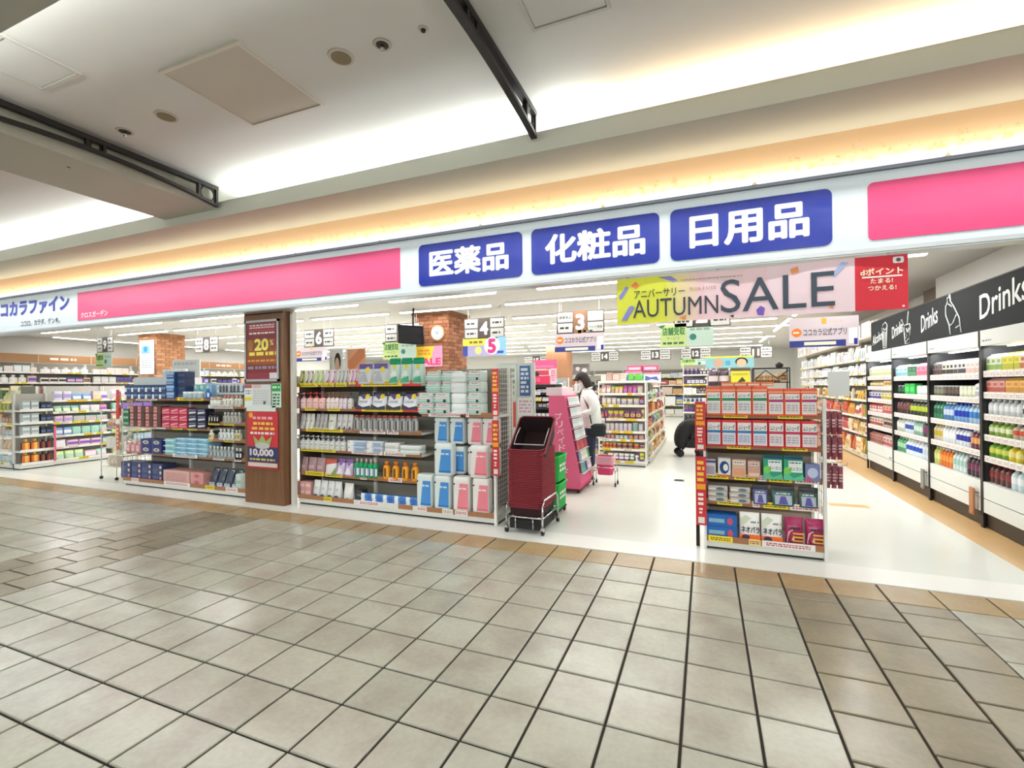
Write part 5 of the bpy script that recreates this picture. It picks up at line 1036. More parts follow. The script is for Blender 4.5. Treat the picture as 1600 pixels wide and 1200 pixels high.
# green crates behind the stack
for k, (z, lb) in enumerate(((.06, 'lower bright green crate with white print behind the maroon baskets'), (.36, 'upper bright green crate with white print behind the maroon baskets'))):
    g = thing('green_crate', lb, 'crate', (-1.62, 1.02, z+.012))
    basket_mb(.27, .36, .285, '#1fb24a', '#27c658', tap=.93).build('shell', MATTE, g)
    MB().bars(-.09, .1, .08, .2, -.182, '#dff4e2', 2, k).xf(Matrix.Translation((0, 0, 0))).build('print', PRINT, g)
    MB().bars(-.12, .12, .1, .2, 0, '#dff4e2', 2, k+4).xf(Matrix.Translation((.137, 0, 0)) @ Matrix.Rotation(PI/2, 4, 'Z')).build('print', PRINT, g)
t = thing('crate_dolly', 'low black wheeled dolly under the green crates', 'dolly', (-1.62, 1.02, 0))
MB().box(-.13, .13, -.17, .17, .05, .07, '#1c1c1e').build('board', MATTE, t)
for x in (-.11, .11):
    for y in (-.15, .15): MB().lathe([(0, -.01), (.025, -.01), (.025, .01), (0, .01)], 12, '#161617').xf(Matrix.Translation((x, y, .026)) @ Matrix.Rotation(PI/2, 4, 'Y')).build('caster', MATTE, t)

# ---------------------------------------------------------------- pink prepaid card stand
t = thing('card_stand', 'tall pink prepaid card stand with a sloping rack of cards', 'card stand', (-1.9, 2.02, 0))
PK = '#e2638c'; Dp = .62
prof = [(-.06, .06), (.36, .06), (.38, .12), (.16, 1.29), (-.06, 1.29)]
m = MB().loft([[(x, Dp, z) for x, z in prof], [(x, 0, z) for x, z in prof]], PK); m.build('body', MATTE, t)
MB().box(-.06, .37, .0, Dp, .045, .06, '#8a1f3a').build('base', MATTE, t)
MB().box(-.10, .12, .02, Dp-.02, 1.29, 1.40, '#ecd3dc').build('top_panel', PRINT, t)
m = MB()
for k, ch in enumerate('プリペイドカード'):
    if ch == 'ー': m.decal(.16, .168, .97-.105*k, 1.06-.105*k, -.002, '#f6d6e0')
    else: m.text(ch, .03+.02*k*.6, .12+.02*k*.6, .97-.105*k, 1.06-.105*k, -.002, '#f6d6e0', .01)
m.build('lettering', PRINT, t)
for x in (-.03, .33):
    for y in (.04, Dp-.04): MB().lathe([(0, -.01), (.021, -.01), (.021, .01), (0, .01)], 12, '#2a1a20').xf(Matrix.Translation((x, y, .022)) @ Matrix.Rotation(PI/2, 4, 'Y')).build('caster', MATTE, t)
sl = Vector((.16-.38, 0, 1.29-.12)).normalized(); nrm = Vector((sl.z, 0, -sl.x))
rng = random.Random(5)
for r_ in range(7):
    s0 = .14+.15*r_; p = Vector((.38, 0, .12))+sl*s0
    MB().box(-.0, .05, -.0, Dp-.04, -.004, .004, '#c9c3c6').xf(Matrix.Translation(p+Vector((0, .02, 0)))).build('card_tray', MATTE, t)
    for c in range(5):
        base = ('#4a4f9a', '#e6e2e0', '#5fb0a0', '#d8d8d4') if r_ == 0 else ('#e8e8e0', '#3fae5a', '#6ab0c4') if r_ == 1 else ('#b8404a', '#c85a60', '#a8343f') if r_ == 2 else ('#dfe8e6', '#cfe0de', '#eef0ee', '#d4dcd8')
        cc = rng.choice(base); w_ = .105; y_ = .03+c*.115
        M = Matrix.Translation(Vector((-1.9, 2.02, 0))+p+sl*.01+nrm*(.03)+Vector((0, y_, 0)))
        mb = MB().box(0, w_, -.0012, 0, 0, .115, cc).bars(.01, w_-.01, .05, .1, -.0018, shade_of(cc, .6), 2, r_*5+c)
        # card plane: local x -> world y, local z -> slope
        R = Matrix(((0, -nrm.x, sl.x, 0), (1, -nrm.y, sl.y, 0), (0, -nrm.z, sl.z, 0), (0, 0, 0, 1)))
        o = mb.build('gift_card', PRINT); o.matrix_world = M @ R
        tag(o, '%s gift card in the %s row of the pink card stand' % ({'#4a4f9a': 'violet', '#e6e2e0': 'white', '#5fb0a0': 'teal', '#d8d8d4': 'grey', '#e8e8e0': 'cream', '#3fae5a': 'green', '#6ab0c4': 'sky blue', '#b8404a': 'dark red', '#c85a60': 'coral red', '#a8343f': 'crimson', '#dfe8e6': 'pale mint', '#cfe0de': 'pale teal', '#eef0ee': 'white', '#d4dcd8': 'pale grey'}[cc], ['bottom', 'second', 'third', 'fourth', 'fifth', 'sixth', 'top'][r_]), 'card', 'gift cards of the %s row' % ['bottom', 'second', 'third', 'fourth', 'fifth', 'sixth', 'top'][r_])

# ---------------------------------------------------------------- small pink basket cart
t = thing('basket_cart', 'small chrome wheeled cart holding pink baskets beside the shopper', 'cart', (-1.34, 2.72, 0))
m = MB()
for x in (-.14, .14):
    for y in (-.1, .1): m.tube([(x*1.1, y, .04), (x*1.1, y, .2), (x*.95, y, .27)], .008, 6, '#c8c8c8')
for y in (-.1, .1): m.tube([(-.135, y, .26), (.135, y, .26)], .007, 6, '#c8c8c8')
for x in (-.15, .15): m.tube([(x, -.1, .2), (x, .1, .2)], .007, 6, '#c8c8c8')
m.build('frame', CHROME, t)
for x in (-.154, .154):
    for y in (-.1, .1): MB().lathe([(0, -.01), (.024, -.01), (.024, .01), (0, .01)], 12, '#1e1e20').xf(Matrix.Translation((x, y, .025)) @ Matrix.Rotation(PI/2, 4, 'Y')).build('caster', MATTE, t)
pb = basket_mb(.24, .17, .17, '#e04878', '#f3b6c8', tap=.84).mesh('basket_shell', MATTE)
for k in range(5):
    o = bpy.data.objects.new('small_basket', pb); COL.objects.link(o); o.location = (-1.34, 2.72, .15+.024*k); tag(o, 'small pink basket nested in the chrome cart beside the shopper', 'basket', 'small pink baskets in the cart')
t = thing('floor_grille', 'small grey floor grille in the aisle behind the card stand', 'floor vent', (-.38, 3.38, 0), .05)
MB().box(-.075, .075, -.07, .07, 0, .003, '#7d7d78').build('frame', MATTE, t)
for k in range(5): MB().box(-.06, .06, -.05+.023*k, -.042+.023*k, .003, .006, '#3a3a38').build('slat', MATTE, t)
struct('trim_10', MB().box(1.33, 1.72, 2.44, 2.58, -.01, .0015), mat('tan floor border'))

# ---------------------------------------------------------------- shelving further in: filled with small goods
KIND_N = {}
bulk = {}
def fill(F, x0, x1, z, room, seed, pal, where, kinds=('b',), w=(.07, .12), hfrac=(.7, .95), y=.03, d=.09, stackable=False, runs=(1, 4), noun={}):
    r = random.Random(seed); x = x0
    while x < x1-.04:
        c1, c2 = r.choice(pal), r.choice(pal); kd = r.choice(kinds); wi = r.uniform(*w); n = r.randint(*runs)
        n = max(1, min(n, int((x1-x)/wi)))
        if x+n*wi > x1: wi = (x1-x)/n
        h = room*r.uniform(*hfrac)
        kind = {'b': p_box, 'o': p_bottle, 'p': p_pouch, 'j': p_jar, 's': p_soft, 'c': p_can, 'g': p_bag, 'u': p_pump}[kd]
        kw = {'b': dict(main=c1, art=[(.08, .92, .25, .75, c2), ('b', .15, .85, .4, .6, c1, 1)]), 'o': dict(main=c1, lab=c2, cap=c2, mark=c1), 'p': dict(main=c1, art=[(.1, .9, .2, .6, c2)]), 'j': dict(main=c1, lid=c2, lab=c2), 's': dict(main=c1, art=[(.05, .95, .3, .7, c2)]),
              'c': dict(main=c1, lab=c2), 'g': dict(main=c1, art=[(.1, .9, .3, .65, c2)]), 'u': dict(main=c1, cap=c2, lab=c2, mark=c1)}[kd]
        nm = NAMES[kind]
        st = 1
        if stackable and h < room*.5: st = int(room*.92/h)
        nm = noun.get(kd, nm)
        prev = fill.last; fill.last = c1
        label = '%s and %s %s, %s' % (cname(c1), cname(c2), nm.replace('_', ' '), where)
        if cname(c1) == cname(c2): label = '%s %s, %s' % (cname(c1), nm.replace('_', ' '), where)
        if label in fill.used and len(label.split()) < 13: label += ' next to %s' % cname(prev)
        fill.used.add(label)
        fac(F, z, x, x+wi*n, n, kind, label, h/1.0, min(d, wi*1.1), y, stack=st, simple=True, name=nm, **kw)
        x += wi*n+.003
fill.last = '#ffffff'; fill.used = set()
LV = ['bottom deck', 'second level', 'third level', 'fourth level', 'fifth level', 'sixth level', 'seventh level']
def gond(label, F, x0, x1, depth, height, zs, seed, pals, where, kinds=('b', 'o', 'p'), w=(.07, .12), rail='#e8e5df', yel=.5, back='#9a958a', hfrac=(.6, .92), dp=None, topfill=None, runs=(1, 4), plinth=.085, y=.03, noun={}):
    dp = dp or depth-.04
    t = bay('shelf_unit', label, F, x0, x1, depth, height, [(z, dp) for z in zs], [(rail, auto_tags(x0, x1, seed+i, yel)) for i in range(len(zs)+1)], back=back, plinth=plinth, rail_h0=.042)
    allz = [plinth+.014]+list(zs); tops = list(zs)+[height+.1]
    for i, z in enumerate(allz):
        room = tops[i]-z-.045 if i < len(zs) else (topfill if topfill is not None else height-z)
        if room < .05: continue
        y_ = .03 if i == 0 else depth-dp+.025
        fill(F, x0+.03, x1-.03, z, room, seed*31+i, pals[i % len(pals)], (LV[i] if i < len(zs) or i == 0 else 'top level')+' of the '+where, kinds if isinstance(kinds[0], str) and len(kinds[0]) == 1 else kinds[i % len(kinds)], w, hfrac, y_, stackable=False, runs=runs, noun=noun)
    return t
SWEET = ['#e2d04a', '#d84a4a', '#e8a05a', '#8fc8d8', '#8fc88a', '#e8b4c0', '#b85aa0', '#eee8dc', '#6a3a7a']
COSM = ['#e8e2dc', '#d8c0b4', '#b04a5a', '#3a3438', '#e8c8d0', '#c8a070', '#f0ece4', '#8a8a94']
FOOD = ['#c8603a', '#e0a840', '#b83a34', '#e8d8b8', '#7a4a30', '#d88a5a', '#efe6d4', '#8a9a4a', '#c84a5a']
PALE = ['#eceae6', '#e0d4d8', '#d8e2e4', '#e8dcd0', '#f0e8ea', '#d0d8d0', '#c8d4e4']
CLEAN = ['#3a6ac0', '#e8ecf2', '#5fb0d8', '#c84a7a', '#e8d45a', '#8a6ac0', '#4fae7a', '#f0f0f0', '#e88a4a']
FEM = ['#e8e4f0', '#b8a8e0', '#f0c8d8', '#7fa8e0', '#f2f0f2', '#8a5ac0', '#a8d8c8', '#f0a8b8', '#d8e8a0']
# sweets end display and the side of its gondola
G = Frame(0, 4.37)
t = gond('white sweets end display of the gondola beside the shopper', G, -1.77, -.97, .44, 1.45, [.29, .455, .60, .82, 1.06, 1.27], 11, [['#e8e4dc', '#3a8a5a', '#7a4aa0', '#f07a3a', '#c8d23a'], ['#d8a83a', '#c84a4a', '#7a4a7a', '#e8d060'], ['#d8d8dc', '#c89090', '#b8b8a8'], ['#8fb0a8', '#d8c8c8', '#c8c0d8'], ['#d8704a', '#d8c04a', '#8a4a8a', '#e070a8', '#4a3a4a'], ['#e0b0b0', '#e8d8a8', '#8a3a3a', '#a0a0d8', '#e8e0e0'], SWEET],
     'sweets end display', kinds=[('o', 'j'), ('c', 'j'), ('j',), ('c',), ('g',), ('g',), ('g', 'p')], w=(.06, .11), topfill=.17, hfrac=(.75, .95), plinth=.07)
MB().bbox(-1.77, -.97, .0, .42, 1.46, 1.50, .005, '#efeae6').build('top_shelf', MATTE, t)
MB().box(-1.785, -1.765, -.01, .03, 0, 1.5, '#e9e6e0').box(-.975, -.955, -.01, .03, 0, 1.5, '#e9e6e0').build('front_post', MATTE, t)
GS = Frame(-.93, 0, PI/2)
for k in range(4):
    a = 4.86+.95*k
    gond('%s bay of the snack gondola side facing the fridge aisle' % ['nearest', 'second', 'third', 'farthest'][k], GS, a, a+.94, .40, 1.46, [.36, .62, .88, 1.14], 40+k, [FOOD, FOOD, SWEET, FOOD, SWEET], '%s snack gondola bay' % ['nearest', 'second', 'third', 'farthest'][k], noun={'b': 'biscuit_box', 'p': 'snack_pouch'}, kinds=('g', 'b', 'p'), w=(.13, .2), topfill=.22, runs=(1, 3), back='#b8b4a8')
t = thing('shelf_unit', 'rear half of the snack gondola turned away from the fridge aisle', 'shelf', (0, 0, 0)); MB().box(-1.75, -1.36, 4.87, 8.6, 0, 1.46, '#c8c4ba').build('carcass', MATTE, t); MB().box(-1.76, -.94, 4.86, 8.62, 1.462, 1.482, '#dedad2').build('top_board', MATTE, t)
# big boxes on top of that gondola
TG = Frame(0, 7.2)
for k, (a, b, c1, c2, dn, h) in enumerate(((-1.75, -1.35, '#c8d4ea', '#3a4a8a', 'pale blue', .26), (-1.33, -.95, '#d8dcea', '#4a5a9a', 'white and blue', .22))):
    fac(TG, 1.485, a, b, 1, p_box, dn+' wide carton lying on top of the snack gondola', h, .3, 0, main=c1, art=[('p', [(.05, .1), (.5, .3), (.95, .15), (.8, .6), (.4, .5), (.1, .7)], c2), (0, 1, .8, 1, '#d87a9a')], name='wide_carton')
fac(TG, 1.485+.265, -1.7, -1.0, 2, p_box, 'magenta topped carton stacked highest on the snack gondola', .12, .3, 0, main='#d04a7a', art=[(.1, .9, .2, .7, '#f0b8c8')], name='wide_carton')
# goods standing on the sweets display
fill(Frame(0, 4.42), -1.75, -1.3, 1.502, .16, 77, ['#e8c4b0', '#eee6e0', '#d8b4a4'], 'top of the sweets end display', ('b',), (.09, .14)); fill(Frame(0, 4.42), -1.28, -1.0, 1.502, .14, 78, ['#6ac84a', '#d8e8c8', '#4aa84a'], 'top of the sweets end display', ('g', 'p'), (.08, .12))
# cosmetics end display with pink headers
K = Frame(0, 4.45)
t = gond('black cosmetics end display with magenta header cards beyond the basket stack', K, -3.33, -2.60, .44, 1.40, [.4, .7, 1.0, 1.16, 1.28], 21, [COSM, COSM, ['#3a3438', '#c8c8c8', '#8a8a94'], ['#b8b8bc', '#3a3a3e', '#e0e0e0'], ['#c8c8cc', '#4a4a50', '#e8e8e8'], ['#d8d8dc', '#3a3a40']], 'black cosmetics end display', noun={'b': 'cosmetic_box'}, kinds=('b', 'j'), w=(.05, .09), rail='#17171a', back='#17171a', topfill=.09)
MB().box(-3.33, -2.60, 0, .42, 1.385, 1.45, '#19181b').build('top_box', MATTE, t)
def card(x0, x1, z0, z1, y, col, label, art=(), ax='f', stand=True, drop=.06):
    t = thing('header_card', label, 'card', ((x0+x1)/2, y, z0))
    w, h = x1-x0, z1-z0; m = MB().box(-w/2, w/2, 0, .008, 0, h, col); art_on(m, art, w, h, -.001); m.build('card', PRINT, t)
    if stand: MB().box(-.02, .02, .008, .012, -drop, h*.5, '#d8d8d8').build('prop', MATTE, t)
    return t
card(-3.32, -2.72, 1.452, 1.61, 4.47, '#d8305f', 'magenta header card standing on the black cosmetics display', [('b', .1, .7, .3, .8, '#f07a94', 2), ('o', .1, .75, .06, '#f6e8ea')])
card(-3.28, -2.72, 1.615, 1.73, 4.52, '#f2ece8', 'white and red header card with dark figures on the black cosmetics display', [('o', .25, .5, .1, '#d8c0a8', .35), (.38, .95, .1, .9, '#d84a5a'), ('o', .5, .2, .1, '#2a2a2c')], drop=.165)
card(-3.10, -2.62, 1.75, 1.92, 4.6, '#ee5f94', 'bright pink top header card over the cosmetics display', [('b', .1, .9, .15, .4, '#f6a0bc', 2)], drop=.30)
MB().box(-3.0, -2.72, .0, .0, 0, 0) if False else None
card(-2.70, -2.58, 1.45, 1.75, 4.46, '#f0c0d0', 'narrow pale pink card at the edge of the cosmetics display', [('b', .1, .9, .2, .9, '#d87a9a', 5)])
for k, (a, b, lb) in enumerate(((-2.52, -1.86, 'make-up gondola end behind the shopper'),)):
    t = gond('white '+lb, Frame(0, 5.3), a, b, .44, 1.62, [.4, .7, 1.0, 1.3], 23, [COSM, PALE, COSM, COSM, ['#2a2a2e', '#e8e8e8', '#c8d8e0', '#d8b8b0']], 'make-up display end', noun={'b': 'cosmetic_box', 'o': 'lotion_bottle'}, kinds=('b', 'j', 'o'), w=(.07, .12), topfill=.25)
card(-2.50, -2.15, 1.64, 1.86, 5.32, '#8a8480', 'grey photo card on the make-up gondola behind the shopper', [('o', .3, .55, .12, '#e8e4e0', .2), ('o', .7, .4, .16, '#f0eeec', .2), ('b', .1, .9, .7, .95, '#4a4444', 2)])
# wire card rack between tissue bay and basket stack
t = thing('literature_rack', 'white rack with blue printed card behind the tissue packs', 'rack', (-2.25, 1.55, 0))
MB().box(-.26, .26, -.0, .02, 0, 1.72, '#dfe4e2').build('panel', MATTE, t)
MB().box(.06, .2, -.012, -.008, 1.30, 1.68, '#2f5f9c').bars(.075, .185, 1.33, 1.66, -.013, '#dfe8f2', 6, 3).build('blue_card', PRINT, t)
MB().box(.03, .24, -.012, -.008, 1.05, 1.28, '#e9e6ea').bars(.05, .22, 1.08, 1.25, -.013, '#c8a8b8', 4, 3).build('white_card', PRINT, t)
MB().box(-.2, .02, -.012, -.008, 1.25, 1.70, '#d8e2da').bars(-.18, 0, 1.3, 1.66, -.013, '#8aa090', 5, 8).build('green_card', PRINT, t)
MB().box(-.2, .0, -.014, -.008, .9, 1.22, '#d84a34').disc(-.1, 1.08, .05, -.0145, '#3f4a3a').bars(-.18, -.02, .93, 1.0, -.0145, '#f2e6e0', 1, 2).build('red_card', PRINT, t)
m = MB()
for k in range(4): m.tube([(.13+.08*k, 0, .83), (.13+.08*k, -.10, .835)], .003, 4, '#c8c8c4')
m.build('hook', CHROME, t)
for k in range(4): fac(Frame(-2.12+.08*k, 1.47), .62, -.035, .035, 1, p_bag, '%s hanging sachet pack on the rack behind the basket stack' % ['red', 'blue green', 'cream', 'grey blue'][k], .2, .03, 0, main=['#c84a3a', '#5a8a9a', '#d8d0c0', '#8a9aa8'][k], art=[(.1, .9, .4, .8, '#f0ece4')], name='sachet_pack', simple=True)
# photo cards behind the bay next to the pillar
t = card(-4.60, -4.38, 1.442, 1.93, .815, '#dfe3e2', 'showcard with a dark haired portrait behind the pouches', [('o', .62, .66, .24, '#2a2522', .24), ('o', .58, .55, .17, '#d8b49c', .22), (.35, .85, .0, .3, '#e6cfc0'), (.0, .2, .1, .8, '#c8d4c8')])
t = card(-4.33, -4.02, 1.442, 1.92, .815, '#d99a76', 'orange showcard behind the pouches near the brick pillar', [('p', [(.0, .6), (.7, 1), (1, 1), (1, .8), (.3, .4)], '#c87a4a'), (.0, .1, 0, 1, '#e8e4e0')])
card(-4.66, -4.10, 1.442, 1.60, .80, '#ecebe8', 'long white header card standing behind the pouches of the pillar bay', [('b', .1, .9, .2, .6, '#d8d0c8', 2)])
t = gond('tall white back to back bay behind the pillar bay', Frame(0, .86), -4.66, -2.0, .40, 1.45, [.4, .8, 1.2], 25, [PALE], 'bay behind the pillar bay', kinds=('b',), w=(.2, .3), topfill=.0) if False else None
MB_ = struct('trim_11', MB().box(-4.66, -2.0, .80, .84, 0, 1.44), mat('gondola back sheet', '#d8d5ce', .6))
# white display above the far bay
t = thing('white_display', 'white showcase of small white jars behind the navy cartons', 'display', (-8.42, 1.2, 0))
MB().box(-.36, .36, 0, .3, 0, 1.62, '#e4e6e6').build('cabinet', MATTE, t); MB().box(-.36, .36, .26, .28, 1.62, 1.93, '#e8ecea').bars(-.3, .3, 1.83, 1.9, .2595, '#c8ccd0', 1, 3).build('header', PRINT, t)
fac(Frame(-8.42, 1.2), 1.622, -.3, .3, 6, p_jar, 'small white jar in a row on the white showcase', .14, .08, .03, main='#e0e6ec', lid='#f0f2f4', lab='#c8d8e4')
# ---------------------------------------------------------------- wall shelves beyond the fridges
FR = Frame(2.7, 0, -PI/2)
for k in range(8):
    b_, a = -5.58-.93*k, -5.58-.93*(k+1)
    nm = ['nearest', 'second', 'third', 'fourth', 'fifth', 'sixth', 'seventh', 'farthest'][k]
    gond('%s bay of the tall wall shelves beyond the fridges' % nm, FR, a, b_-.01, .45, 2.17, [.46, .78, 1.10, 1.40, 1.60, 1.87], 60+k, [FOOD, ['#e8d8b0', '#d8703a', '#c89a5a', '#b84a4a', '#e8e0d0'], FOOD, ['#d8a840', '#e8e4d8', '#8a6a4a', '#4a4038'], PALE, PALE, PALE], '%s wall shelf bay' % nm, noun={'b': 'food_box', 'p': 'food_pouch', 'o': 'sauce_bottle'}, kinds=('b', 'p', 'o', 's'), w=(.10, .17), topfill=.30, runs=(1, 3), back='#c8c0b4', hfrac=(.7, .95))
    MB().box(0, 0, 0, 0, 0, 0) if False else None
    t = thing('top_shelf', '%s high shelf of white packs over the wall shelves' % nm, 'shelf', (2.7, 0, 0), -PI/2)
    MB().box(a, b_-.01, -.05, .40, 2.22, 2.25, '#d9cfc0').build('board', MATTE, t); MB().box(a+.02, a+.04, .2, .42, 2.0, 2.22, '#d8d4cc').build('bracket', MATTE, t)
    fill(FR, a+.03, b_-.04, 2.252, .30, 90+k, ['#e8e0dc', '#e4d4d4', '#eceae6', '#d8c8c0', '#e6e2ee'], '%s high shelf' % nm, ('s', 'b'), (.2, .28), (.7, 1.0), -.03, runs=(1, 2))
# ---------------------------------------------------------------- left part of the shop
FD = Frame(-11.36, 0, PI/2)
for k in range(3):
    a = .95+.95*k
    nm = ['nearest', 'second', 'third'][k]
    gond('%s bay of the long gondola side facing the wire cart' % nm, FD, a, a+.94, .40, 1.50, [.20+.13*1, .55, .80, 1.0, 1.22], 120+k, [FEM, FEM, FEM, FEM, FEM, FEM], '%s wire cart bay' % nm, noun={'b': 'hygiene_box', 's': 'pad_pack', 'p': 'pad_pouch'}, kinds=('s', 'p', 'b'), w=(.12, .2), topfill=.22, runs=(1, 3), yel=.8, back='#c8c4bc')
DE = Frame(-11.31, 0, PI/2)
t = bay('end_display', 'end display of grey packs and black orange bottles at the corner of the long gondola', DE, .46, .93, .30, 1.36, [(.33, .27), (.60, .27), (.83, .27), (1.06, .27)], [('#e8e5df', [])]*5, cat='shelf', back='#b8b4ac')
for z, n in ((.099, 3), (.33, 3)):
    fac(DE, z, .49, .74, 2, p_bottle, 'black bottle with orange label on the %s of the corner end display' % ('bottom deck' if z < .2 else 'second shelf'), .21, .09, .03, main='#1f1a18', cap='#d8a040', lab='#d8702a', mark='#e8b45a', band=(.1, .7))
    fac(DE, z, .75, .91, 2, p_bottle, 'dark bottle with brown label on the %s of the corner end display' % ('bottom deck' if z < .2 else 'second shelf'), .2, .07, .03, main='#1c1a1c', cap='#3a3432', lab='#4a342a', mark='#a83a2a', band=(.1, .7))
for z in (.60, .83, 1.06):
    fac(DE, z, .49, .73, 2, p_box, 'silver grey carton on the %s shelf of the corner end display' % {.60: 'third', .83: 'fourth', 1.06: 'top'}[z], .085, .1, .03, stack=2, main='#a9b4b6', art=[(.1, .9, .2, .6, '#d4dadc')])
    fac(DE, z, .75, .91, 2, p_box, 'navy and black carton on the %s shelf of the corner end display' % {.60: 'third', .83: 'fourth', 1.06: 'top'}[z], .15, .08, .03, main='#20222c', art=[(.1, .9, .3, .6, '#4a6a9a')])
MB().box(.915, .945, -.03, -.022, .1, .75, '#e0607a').build('pink_strip', PRINT, t)
FE = Frame(0, .45)
gond('end face of the long gondola near the edge of the picture', FE, -12.25, -11.63, .42, 1.5, [.33, .58, .82, 1.05, 1.25], 131, [['#9fd0e8', '#e8e8e8', '#d8c8a8'], ['#b84a4a', '#d8b890', '#e0d8c8'], ['#d0a08a', '#c8b8a8', '#a8d0e0'], ['#8a5a4a', '#b8986a', '#c8a888'], ['#6a5a58', '#e2c83a', '#3a3a4a', '#a0a83a'], ['#d8dcb0', '#e8d83a', '#5a7a4a']], 'end face of the long gondola', kinds=('b', 'p', 's'), w=(.1, .18), topfill=.2, runs=(1, 3))
FL = Frame(-16.6, 0, PI/2)
wood_header = mat('brown header board', '#a87a52', .5, noise=.1, scale=3)
for k in range(9):
    a = .6+1.2*k; nm = ['first', 'second', 'third', 'fourth', 'fifth', 'sixth', 'seventh', 'eighth', 'ninth'][k]
    t = gond('%s bay of the far left wall shelves under the brown header' % nm, FL, a, a+1.19, .45, 2.16, [.5, .95, 1.30, 1.62, 1.90], 140+k, [PALE, PALE, CLEAN, ['#c84a5a', '#e8dcb8', '#e8e4e0', '#6a5a8a', '#3a3438', '#d8c890'], ['#e8e4e0', '#4a3a38', '#6a5ac0', '#e0b8a0', '#d8d8d8'], PALE], '%s left wall bay' % nm, noun={'b': 'care_box', 'o': 'care_bottle', 's': 'care_pack'}, kinds=('b', 'o', 's'), w=(.16, .26), topfill=.2, runs=(1, 3))
    hb = MB().box(a, a+1.19, .1, .14, 2.17, 2.39).build('header', wood_header, t)
    if k % 2 == 0: MB().text(['ヘアケア', '', 'スキンケア', '', 'メンズ', '', 'ベビー', '', 'ケア'][k] if False else '', 0, 1, 0, 1, 0, '#fff') if False else MB().bars(a+.25, a+.85, 2.23, 2.33, .098, '#efe6da', 1, k).build('lettering', PRINT, t)
    MB().box(a+1.185, a+1.20, .09, .1, 2.17, 2.39, '#d8c0a0').build('joint', MATTE, t)
# wire cart near the gap
t = thing('wire_cart', 'pale wire goods cart on small casters in the gap before the long gondola', 'cart', (-8.75, .62, 0))
m = MB()
for x in (-.2, .2):
    for y in (-.15, .15): m.tube([(x, y, .05), (x, y, 1.1)], .008, 6, '#d8d6d0')
for z in (.2, .5, .8, 1.08):
    m.tube([(-.2, -.15, z), (.2, -.15, z), (.2, .15, z), (-.2, .15, z), (-.2, -.15, z)], .005, 5, '#dedcd6')
for k in range(7): m.tube([(-.2+.067*k, .15, .2), (-.2+.067*k, .15, 1.08)], .0025, 4, '#dedcd6')
m.build('frame', MATTE, t)
for z in (.2, .5, .8): MB().box(-.19, .19, -.14, .14, z-.006, z, '#d8d4cc').build('tray', MATTE, t)
for x in (-.2, .2):
    for y in (-.15, .15): MB().lathe([(0, -.01), (.024, -.01), (.024, .01), (0, .01)], 12, '#1e1e20').xf(Matrix.Translation((x, y, .026)) @ Matrix.Rotation(PI/2, 4, 'Y')).build('caster', MATTE, t)
for z, nm in ((.201, 'lowest'), (.501, 'middle'), (.801, 'top')): fill(Frame(-8.75, .62), -.17, .17, z, .24, int(z*1000), ['#d8c4b0', '#c87a5a', '#e8e4d8', '#c8ccb8'], '%s tray of the wire cart' % nm, ('b', 'g'), (.1, .14), (.6, .9), -.1)
# gondolas behind the pillar run, seen over its top
for k, (x, nm) in enumerate(((-8.6, 'behind the far end bay'), (-6.9, 'behind the middle of the pillar run'), (-5.2, 'beside the brick pillar'))):
    pass
# dark and purple shelves far down the middle aisle
gond('far end display of dark and violet goods down the middle aisle', Frame(0, 10.5), -.62, .30, .44, 2.0, [.35, .62, .9, 1.15, 1.42, 1.70], 171, [COSM, ['#4a3a6a', '#e8e8e8', '#2a2a34'], ['#e8e0e8', '#6a4a8a', '#2a2a3a'], ['#3a4a6a', '#e8e8ec', '#b8c0d0']], 'far middle aisle display', kinds=('b', 'o'), w=(.06, .12), topfill=.22)
gond('low end display with yellow header beyond the entrance display', Frame(0, 7.6), .02, .95, .44, 1.62, [.4, .75, 1.1], 181, [COSM, SWEET, PALE], 'low yellow headed display', kinds=('b', 'p'), w=(.12, .2), topfill=.02)
fac(Frame(0, 7.65), 1.385, .05, .50, 2, p_can, 'tall dark plum tub on the yellow headed end display', .34, .2, .02, main='#4a3a46', lab='#d8c8c8', lid='#5a4a56', name='tub')
fac(Frame(0, 7.65), 1.385, .52, .92, 1, p_box, 'yellow carton with dark print on the yellow headed end display', .33, .2, .02, main='#e2d43a', art=[('p', [(.3, .2), (.8, .3), (.6, .6)], '#3a3a2a'), ('b', .1, .9, .7, .85, '#8a8a3a', 2)], name='yellow_carton')
card(.0, 1.0, 1.80, 2.06, 7.72, '#8fc8d0', 'pale blue header card with two faces and a yellow top edge', [(0, 1, .86, 1, '#e8e24a'), ('o', .27, .42, .1, '#d8a890', .38), ('o', .75, .5, .13, '#2a2420', .36), ('o', .75, .4, .1, '#e8c0a0', .34), (.42, .52, .2, .6, '#5aa8d0')])
# black wire stand behind the entrance display
t = thing('wire_stand', 'black wire stand with curled frame behind the entrance display', 'display stand', (1.15, 6.2, 0))
m = MB()
for x in (-.3, .3):
    for y in (-.15, .15): m.tube([(x, y, 0), (x, y, 1.72)], .012, 6, '#151415')
for z in (.3, .7, 1.1, 1.45, 1.72): m.tube([(-.3, -.15, z), (.3, -.15, z), (.3, .15, z), (-.3, .15, z), (-.3, -.15, z)], .01, 6, '#151415')
m.tube([(-.28, -.15, 1.5), (-.1, -.15, 1.68), (.1, -.15, 1.52), (.28, -.15, 1.68)], .012, 6, '#151415').lathe([(.0, 1.72), (.06, 1.74), (.07, 1.79), (.0, 1.84)], 10, '#151415', 1, 1, .15, 0)
m.build('frame', MATTE, t)
for z in (.3, .7, 1.1, 1.45): MB().box(-.29, .29, -.14, .14, z-.008, z, '#1b1a1b').build('shelf', MATTE, t)
